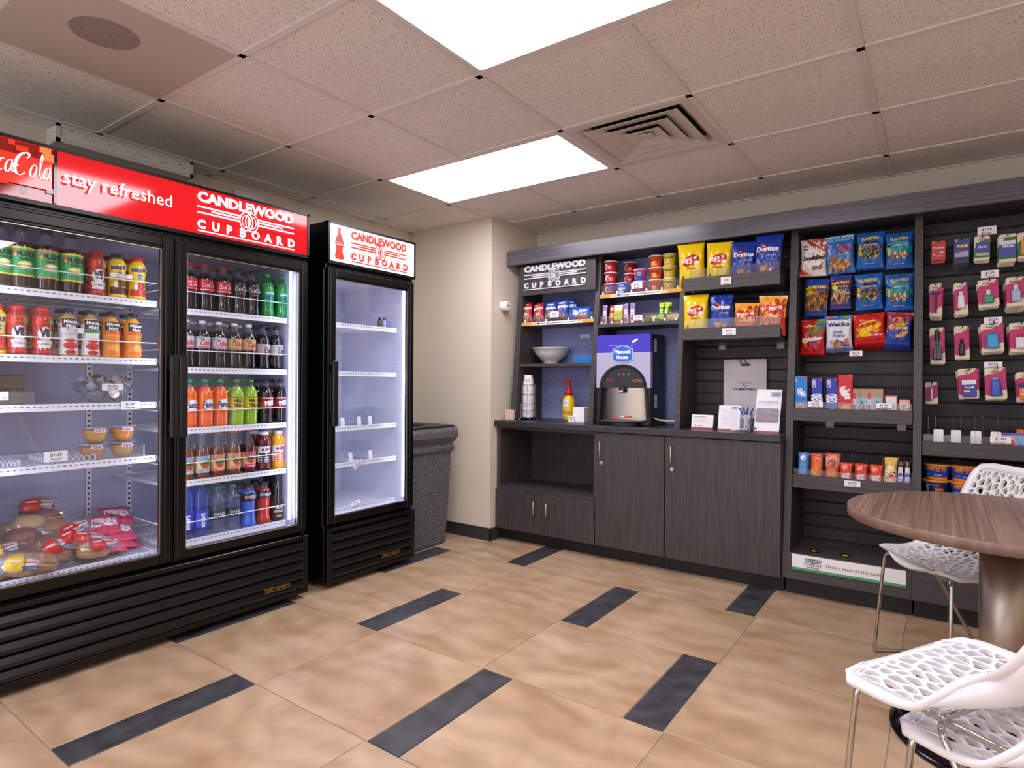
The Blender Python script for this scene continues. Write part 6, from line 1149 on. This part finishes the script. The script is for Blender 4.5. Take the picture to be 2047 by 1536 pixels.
# signs and bag in the third bay
def lean(W, H, ang, shapes, loc, rz, name, lab, cat, tray_=False):
    t = thing(name, lab, cat, loc, rz); c_, s_ = cos(ang), sin(ang)
    MB().add([(-W/2, 0, 0), (W/2, 0, 0), (W/2, s_*H, c_*H), (-W/2, s_*H, c_*H), (-W/2, .002, 0), (W/2, .002, 0), (W/2, s_*H+.002, c_*H), (-W/2, s_*H+.002, c_*H)], [(0, 1, 2, 3), (7, 6, 5, 4), (0, 4, 5, 1), (1, 5, 6, 2), (2, 6, 7, 3), (3, 7, 4, 0)]).build('sign_sheet', PAPER, t)
    MB().add([(-W/2, s_*H, c_*H), (W/2, s_*H, c_*H), (W/2, s_*H*2, 0), (-W/2, s_*H*2, 0), (-W/2, s_*H+.002, c_*H), (W/2, s_*H+.002, c_*H), (W/2, s_*H*2+.002, 0), (-W/2, s_*H*2+.002, 0)], [(0, 1, 2, 3), (7, 6, 5, 4), (0, 4, 5, 1), (1, 5, 6, 2), (2, 6, 7, 3), (3, 7, 4, 0)]).build('rear_sheet', ACRYL, t)
    printed(shapes, W, H, lambda x, z, o: (x, s_*z-c_*o, c_*z+s_*o), parent=t); return t
x0, _ = at_y(1381, 855, 3.66); x1, _ = at_y(1424, 855, 3.66)
lean(x1-x0, .088, .2, [('r', 0, 0, 1, .12, 'b03050'), Tx('Newspapers', .36, .86, .12, '7a7484', .6)]+[('r', .07, .68-.07*k, .93-.2*(k % 2), .69-.07*k, 'a8a4b0') for k in range(5)]+[('e', .2, .24, .06, .05, '8aa0d0'), ('e', .42, .24, .1, .03, 'b87a8c')], ((x0+x1)/2, 3.665, ZC), 0, 'counter_sign', 'small newspapers notice with a red lower edge on the counter', 'sign')
x0, _ = at_y(1434, 856, 3.68); x1, _ = at_y(1478, 856, 3.68)
lean(x1-x0, .150, .22, [('r', 0, 0, 1, .05, 'b8524c')]+shift(logo('4a4a6c'), .55, .84, .36, .10)+[('r', .14, .72, .9, .73, '5a5660'), ('r', .1, .80, .45, .81, 'a8a4b0')]+[('r', .16, .64-.045*k, .88, .645-.045*k, 'c0bcc8') for k in range(11)]+[('r', .36, .12, .365, .68, 'd0ccd8'), ('r', .62, .12, .625, .68, 'd0ccd8')], ((x0+x1)/2, 3.685, ZC), 0, 'order_form', 'white order form sheet in a clear stand on the counter', 'sign')
x0, _ = at_y(1505, 862, 3.63); x1, _ = at_y(1556, 862, 3.63)
lean(x1-x0, .262, .36, [('r', 0, 0, 1, .035, 'b03050')]+shift(logo('3c4ca8'), .58, .83, .38, .10)+[Tx('Seriously, help yourself.', .5, .70, .032, '7a6a94', .78), ('r', .08, .65, .92, .656, 'b8a8c8'), ('r', .08, .62, .6, .626, 'b8a8c8'), ('p', rrect(.06, .24, .92, .54, .03), '8a7c8c'), ('r', .2, .49, .6, .50, 'e8e4ec'), ('r', .14, .44, .86, .445, 'c8c0cc'), ('r', .14, .36, .4, .368, 'e8e4ec'), ('r', .14, .31, .84, .315, 'c8c0cc')], ((x0+x1)/2, 3.64, ZC), .0, 'tent_sign', 'tall white and violet help yourself sign on the counter', 'sign')
bx0, bz1 = at_y(1447, 719, 3.93); bx1, _ = at_y(1532, 719, 3.93); BWd = bx1-bx0; BH = bz1-.93
for k in range(3):
    m = MB(); z0 = bz1-BH; m.box(bx0+.004*k, 3.930-.006*k, z0, bx1+.004*k-.004, 3.934-.006*k, bz1-.001*k)
    o = tag(m.build('paper_bag', mat('bag_paper', 'cfc9cc', .6, bump=(9, .35, .02))), ['white paper bag at the back of the clipped bundle', 'white paper bag in the middle of the clipped bundle', 'white printed paper bag at the front of the clipped bundle'][k], 'paper bag', 'paper bags clipped to the slatted back')
    if k == 2: printed([Tx('CUPBOARD', .5, .49, .045, '2c3044', .58, b=.05), Tx('CANDLEWOOD', .5, .60, .02, '5a6078', .34), ('r', .25, .545, .44, .55, '2c3044'), ('r', .56, .545, .75, .55, '2c3044'), ('e', .5, .555, .04, .03, '2c3044'), ('e', .5, .555, .025, .018, 'd8d4d8'), Tx('This is your bag', .5, .36, .015, '8a8694', .26)], BWd-.01, BH, flat((bx0+bx1)/2+.004, 3.918, z0), parent=o)
ccx = (bx0+bx1)/2+.01; bc_ = thing('binder_clip', 'black binder clip holding the white paper bags', 'clip', (ccx, 3.916, bz1-.03)); MB().prism([(-.028, 0), (.028, 0), (.024, -.012), (-.024, -.012)], -.008, .004).build('clamp', BLACKM, bc_, fix=True)
for s_ in (-.018, .012): MB().tube([(s_, -.006, 0), (s_-.014, -.016, .03), (s_-.018, -.014, .045), (s_-.026, -.012, .045), (s_-.01, -.004, .0)], .0015, 6).build('wire_arm', BLACKM, bc_)
pcx_, _ = at_y(1492, 852, 3.66); pc = thing('pen_cup', 'small clear square pen holder on the counter', 'pen holder', (pcx_, 3.66, ZC))
m = MB(); q = .03
for a in ((-q, -q, q, -q+.002), (-q, q-.002, q, q), (-q, -q, -q+.002, q), (q-.002, -q, q, q)): m.box(a[0], a[1], 0, a[2], a[3], .10)
m.box(-q, -q, 0, q, q, .003); m.build('holder', ACRYL, pc)
PB = mat('pen_blue', '26389c', .35); PW = mat('pen_white', 'e4e2ec', .35)
def pen():
    t = thing('pen', 'x', 'pen'); MB().tube([(0, 0, 0), (0, 0, .10)], .004, 8).build('barrel', PW, t); MB().tube([(0, 0, .095), (0, 0, .14)], .0045, 8).build('cap', PB, t); return t
for k, (dx, dy, dz, ax, ay) in enumerate(((.02, 0, .004, 0, -.42), (-.02, .01, .004, 0, .40), (-.01, -.01, .004, .1, .18), (-.075, -.035, .006, 0, 1.45), (.015, .012, .004, -.15, -.30))):
    place('pen', pen, (pcx_+dx, 3.66+dy, ZC+dz), 0, 'blue and white pen '+['tilted toward the machine', 'tilted toward the tall sign', 'standing near upright in the holder', 'lying on the counter before the form', 'leaning at the back of the holder'][k], 'pens by the clear holder', tilt=(ax, ay, 0))

# ------------------------------------------------------------------ small cooler contents
def small_card(px, py0, py1, X, lab, w=.026, tl=0):
    y_, z_ = at_x(px, py1, X); _, zt2 = at_x(px, py0, X); return z_, y_
for k, (px, si, lab) in enumerate(((686, 2, 'blank white marker card nearest the handle, third shelf'), (719, 2, 'blank white marker card in the middle of the third shelf'), (741, 2, 'blank white marker card at the far end of the third shelf'), (702, 3, 'blank white marker card nearest the handle, fourth shelf'), (742, 3, 'blank white marker card at the far end of the fourth shelf'))):
    y_, _ = at_x(px, 840, -2.87); z = (.876, .664)[si-2]+.002; tag(MB().prism(rrect(-.014, 0, .014, .055, .004), -.001, .001).build('marker_card', PAPER, loc=(-2.872, y_, z), rz=pi/2, fix=True), lab, 'card', 'marker cards in the small cooler').rotation_euler = (-.12, 0, pi/2)
for k, (px, si, lab) in enumerate(((713, 2, 'clear divider beside the middle marker card'), (734, 2, 'clear divider between the marker cards'), (752, 2, 'clear divider at the end of the third shelf'), (680, 3, 'clear divider nearest the handle'), (730, 3, 'clear divider on the fourth shelf'))):
    y_, _ = at_x(px, 840, -2.90); z = (.876, .664)[si-2]+.002; m = MB(); m.box(-.19, -.03, 0, 0, .03, .002).box(-.19, -.03, .002, 0, -.0285, .11).box(-.19, .0285, .002, 0, .03, .11)
    tag(m.build('clear_divider', ACRYL, loc=(-2.875, y_, z)), lab, 'divider', 'clear dividers in the small cooler')
for k, (px, H_, c, cp) in enumerate(((759, .07, '6a5a3c', '1c2c4c'), (768, .075, 'c8b8d8', '3c4c9c'), (776, .065, '8a9ad0', 'c8c8dc'))):
    y_, _ = at_x(px, 645, -2.93); t = thing('small_bottle', ['small amber bottle on the top shelf of the small cooler', 'small pale bottle beside the amber one', 'small blue bottle beside the cooler wall'][k], 'bottle', (-2.93, y_, 1.484), pi/2)
    MB().lathe([(0, .014), (H_*.7, .014), (H_*.8, .008)], 14).build('body', ink(c, 'm'), t); MB().lathe([(H_*.8, .009), (H_, .009)], 12).build('cap', ink(cp, 'm'), t)
price('$1.50', (-2.846, at_x(717, 930, -2.85)[0], .635), .075, .032, None, 'tilted price card on the fourth shelf of the small cooler', tilt=(0, -.5, pi/2)); price('$1.50', (-2.855, at_x(715, 1010, -2.85)[0], .400), .07, .03, None, 'tilted price card on the cooler floor rack', tilt=(-.6, -.3, pi/2))

# ------------------------------------------------------------------ table and chairs
TX, TY, TR_ = .167, 2.472, .437
tb = thing('round_table', 'round brown laminate table on a steel pedestal', 'table', (TX, TY, 0))
MB().lathe([(.700, TR_-.004), (.702, TR_), (.7295, TR_), (.7325, TR_-.003)], 96, mif=lambda z: 1).build('table_top', [TABLEW, wood('walnut_edge', '73594c', '866b5d', 'z', .4, 40)], tb).data.polygons[-1].material_index = 0
MB().lathe([(.02, .064), (.69, .064)], 48).build('pedestal', STEEL, tb); MB().lathe([(.69, .12), (.70, .12)], 32).build('mount_plate', BLACKM, tb)
MB().lathe([(0, .305), (.004, .308), (.010, .308), (.016, .29), (.022, .07)], 64).build('foot_plate', mat('foot_plate_dark', '35323a', .12, .9), tb)
def clip_poly(P, a, b_, c):             # keep a*x + b*y <= c
    out = []
    for i in range(len(P)):
        p, q = P[i], P[(i+1) % len(P)]; dp, dq = a*p[0]+b_*p[1]-c, a*q[0]+b_*q[1]-c
        if dp <= 0: out.append(p)
        if dp*dq < 0: t = dp/(dp-dq); out.append((p[0]+(q[0]-p[0])*t, p[1]+(q[1]-p[1])*t))
    return out
def shell():
    Wm = .475
    prof = [(-.240, .438), (-.218, .451), (-.16, .455), (-.07, .446), (-.02, .450), (.04, .477), (.09, .53), (.122, .60), (.147, .67), (.172, .74), (.20, .80), (.212, .825)]
    pts = [Vector((0, y, z)) for y, z in prof]; ds = [0]
    for a, b_ in zip(pts, pts[1:]): ds.append(ds[-1]+(b_-a).length)
    T = ds[-1]
    def C(s):
        d = max(0, min(1, s))*T
        for i in range(len(ds)-1):
            if d <= ds[i+1] or i == len(ds)-2:
                t = (d-ds[i])/(ds[i+1]-ds[i]); p0 = pts[max(i-1, 0)]; p1, p2 = pts[i], pts[i+1]; p3 = pts[min(i+2, len(pts)-1)]
                return .5*((2*p1)+(p2-p0)*t+(2*p0-5*p1+4*p2-p3)*t*t+(3*p1-p0-3*p2+p3)*t**3)
    def W2(s):
        e = max(0, min(s, 1-s))/.11; r_ = (1-(1-min(1, e))**2.6)**(1/2.6) if e < 1 else 1
        return Wm/2*(.56+.44*r_)*(1-.22*math.exp(-((s-.52)/.12)**2))*(1-.14*max(0, (s-.6)/.4))
    def Pm(s, t):
        c = C(s); tg = (C(min(1, s+.01))-C(max(0, s-.01))).normalized(); nr = Vector((0, -tg.z, tg.y)); w = W2(s)
        lift = .062*abs(t)**2.2*math.exp(-((s-.46)/.17)**2)
        bow = -.035*(abs(t)**2)*(max(0, .12-s)/.12)
        return c + Vector((w*t, 0, 0)) + nr*(lift) + tg*(-bow if s < .5 else bow) , nr
    r_ = random.Random(5); sites = []; ns, ntt = 22, 10
    S0, S1, TT = .055, .945, .84
    for i in range(-1, ns+1):
        for j in range(-1, ntt+1):
            sites.append((S0+(S1-S0)*(i+.5+r_.uniform(-.34, .34)+(.5 if j % 2 else 0))/ns, -TT+2*TT*(j+.5+r_.uniform(-.34, .34))/ntt))
    ax, ay = T, Wm/2*1.25
    Q = [(s*ax, t*ay) for s, t in sites]; mb = MB(); th = .006
    def put(P, up): 
        out = []
        for x, y in P: p, nr = Pm(x/ax, y/ay); out.append(p+nr*(th if up else -th))
        return out
    for i, (x, y) in enumerate(Q):
        P = [(S0*ax, -TT*ay), (S1*ax, -TT*ay), (S1*ax, TT*ay), (S0*ax, TT*ay)]
        for j, (u, v) in enumerate(Q):
            if i != j and abs(u-x) < .2 and abs(v-y) < .2:
                a, b_ = u-x, v-y; P = clip_poly(P, a, b_, a*(x+u)/2+b_*(y+v)/2)
                if not P: break
        if not P or len(P) < 3: continue
        A = .5*abs(sum(P[k][0]*P[(k+1) % len(P)][1]-P[(k+1) % len(P)][0]*P[k][1] for k in range(len(P))))
        O = []                             # resample outline, inset it and round it
        for k in range(len(P)):
            p, q = P[k], P[(k+1) % len(P)]; n_ = max(1, int(math.hypot(q[0]-p[0], q[1]-p[1])/.010))
            for m_ in range(n_): O.append((p[0]+(q[0]-p[0])*m_/n_, p[1]+(q[1]-p[1])*m_/n_))
        cx_ = sum(p[0] for p in O)/len(O); cy_ = sum(p[1] for p in O)/len(O)
        if A < .00012: 
            mb.add(put(O, True), [tuple(range(len(O)))], 0); mb.add(put(O, False), [tuple(range(len(O)))[::-1]], 0); continue
        I = []
        for p in O:
            d = math.hypot(p[0]-cx_, p[1]-cy_) or 1e-6; k_ = max(.25, (d-.0036)/d); I.append((cx_+(p[0]-cx_)*k_, cy_+(p[1]-cy_)*k_))
        for _ in range(2): I = [((I[k-1][0]+2*I[k][0]+I[(k+1) % len(I)][0])/4, (I[k-1][1]+2*I[k][1]+I[(k+1) % len(I)][1])/4) for k in range(len(I))]
        n_ = len(O); V = put(O, 1)+put(I, 1)+put(I, 0)+put(O, 0); F = []
        for k in range(n_): l = (k+1) % n_; F += [(k, l, n_+l, n_+k), (n_+k, n_+l, 2*n_+l, 2*n_+k), (2*n_+k, 2*n_+l, 3*n_+l, 3*n_+k)]
        mb.add(V, F, 0)
    lat = mb
    rim = MB(); B_ = []                     # rim: loop between the lattice field and the outline
    N1, N2 = 46, 22
    loop = [(S0+(S1-S0)*k/N1, -1) for k in range(N1)]+[(S1, -1+2*k/N2) for k in range(N2)]+[(S1-(S1-S0)*k/N1, 1) for k in range(N1)]+[(S0, 1-2*k/N2) for k in range(N2)]
    inn = [(s, t*TT) for s, t in loop]; out = []
    for s, t in loop: out.append(((0 if s == S0 else (1 if s == S1 else (s-S0)/(S1-S0))), t))
    secs = []
    for (si_, ti_), (so, to) in zip(inn, out):
        pi_, n1 = Pm(si_, ti_); po, n2 = Pm(so, to); d = (po-pi_).normalized(); e = th*1.4
        secs.append([pi_+n1*th, po-d*.006+n2*e, po+n2*(e*.4), po-n2*(e*.8), po-d*.006-n2*e, pi_-n1*th])
    n_ = len(secs); V = [p for s in secs for p in s]; F = []
    for k in range(n_):
        l = (k+1) % n_
        for m_ in range(6): F.append((k*6+m_, k*6+(m_+1) % 6, l*6+(m_+1) % 6, l*6+m_))
    rim.add(V, F, 0, True)
    wings = []                              # side wings that deepen round the waist
    for sg_ in (-1, 1):
        sk = MB(); wings.append(sk); K = 26; V = []
        for k in range(K+1):
            s = .32+.46*k/K; p, nr = Pm(s, sg_*.97); dp = .055*abs(sin(pi*k/K))**1.3; q = p-nr*(dp+.004)+Vector((-sg_*dp*.35, 0, 0)); o_ = Vector((sg_*.004, 0, 0)); V += [p+o_, q+o_, q-o_, p-o_]
        F = []
        for k in range(K):
            for m_ in range(4): F.append((4*k+m_, 4*k+(m_+1) % 4, 4*k+4+(m_+1) % 4, 4*k+4+m_))
        sk.add(V, F, 0, True)
    return lat, rim, wings
def bend(pts, r_=.035, n=5):
    P = [Vector(p) for p in pts]; out = [P[0]]
    for i in range(1, len(P)-1):
        a = (P[i-1]-P[i]); b_ = (P[i+1]-P[i]); rr_ = min(r_, a.length*.45, b_.length*.45); A = P[i]+a.normalized()*rr_; Bq = P[i]+b_.normalized()*rr_
        for k in range(n+1): t = k/n; out.append(A*(1-t)**2+P[i]*2*t*(1-t)+Bq*t*t)
    return out+[P[-1]]
def chair():
    t = thing('lattice_chair', 'x', 'chair'); lat, rim, sk = shell()
    lat.build('lattice_shell', WHITEP, t, fix=True); rim.build('shell_rim', WHITEP, t, fix=True); [w.build('side_wing', WHITEP, t, fix=True) for w in sk]
    for s_ in (-1, 1):
        x = s_*.195; xo = s_*.225; r_ = .0068
        MB().tube(bend([(x*.75, -.175, .436), (x, -.19, .436), (xo, -.215, .02)], .04), r_, 10).build('leg', CHROME, t)
        MB().tube(bend([(x*.75, -.04, .428), (x, -.02, .428), (xo, .225, .02)], .04), r_, 10).build('leg', CHROME, t)
        MB().tube(bend([(xo, -.215, .03), (xo, -.217, .0075), (xo, .227, .0075), (xo, .225, .03)], .02), r_, 10).build('runner', CHROME, t)
        MB().tube([(x*.78, -.18, .4345), (x*.78, .10, .424)], r_, 10).build('seat_rail', CHROME, t)
    MB().tube([(-.15, -.178, .4345), (.15, -.178, .4345)], r_, 10).build('cross_bar', CHROME, t); MB().tube([(-.15, -.04, .43), (.15, -.04, .43)], r_, 10).build('cross_bar', CHROME, t)
    return t
a1 = math.radians(-55); place('chair', chair, (.078, 2.958, 0), a1, 'white lattice chair tucked in beyond the table, by the snack shelves', 'white lattice chairs')
def facing(tip, far, zs_, z):            # chair whose front edge runs between two seen seat corners
    a = Vector(at_z(*tip, zs_)); b_ = Vector(at_z(*far, zs_)); e = (b_-a).normalized(); mid = (a+b_)/2
    return mid, e
def at_z(px, py, Z):
    d = _F + _R*((px-1023.5)/FPX) + _U*((CYP-py)/FPX); p = d*((Z-CAM_H)/d.z); return (p.x, p.y, 0)
mid, e = facing((1630, 1352), (1960, 1300), .50, 0); q_ = math.radians(8); e = Vector((e.x*cos(q_)-e.y*sin(q_), e.x*sin(q_)+e.y*cos(q_), 0)); back = Vector((e.y, -e.x, 0)); th2 = math.atan2(-back.x, back.y)
c2 = mid+back*.215+_R0*.005; place('chair', chair, (c2.x, c2.y, .062), th2, 'nearest white lattice chair, stacked on another at the table edge', 'white lattice chairs')
c3 = c2+back*.10+e*.03; place('chair', chair, (c3.x, c3.y, 0), th2, 'white lattice chair underneath the nearest one', 'white lattice chairs')
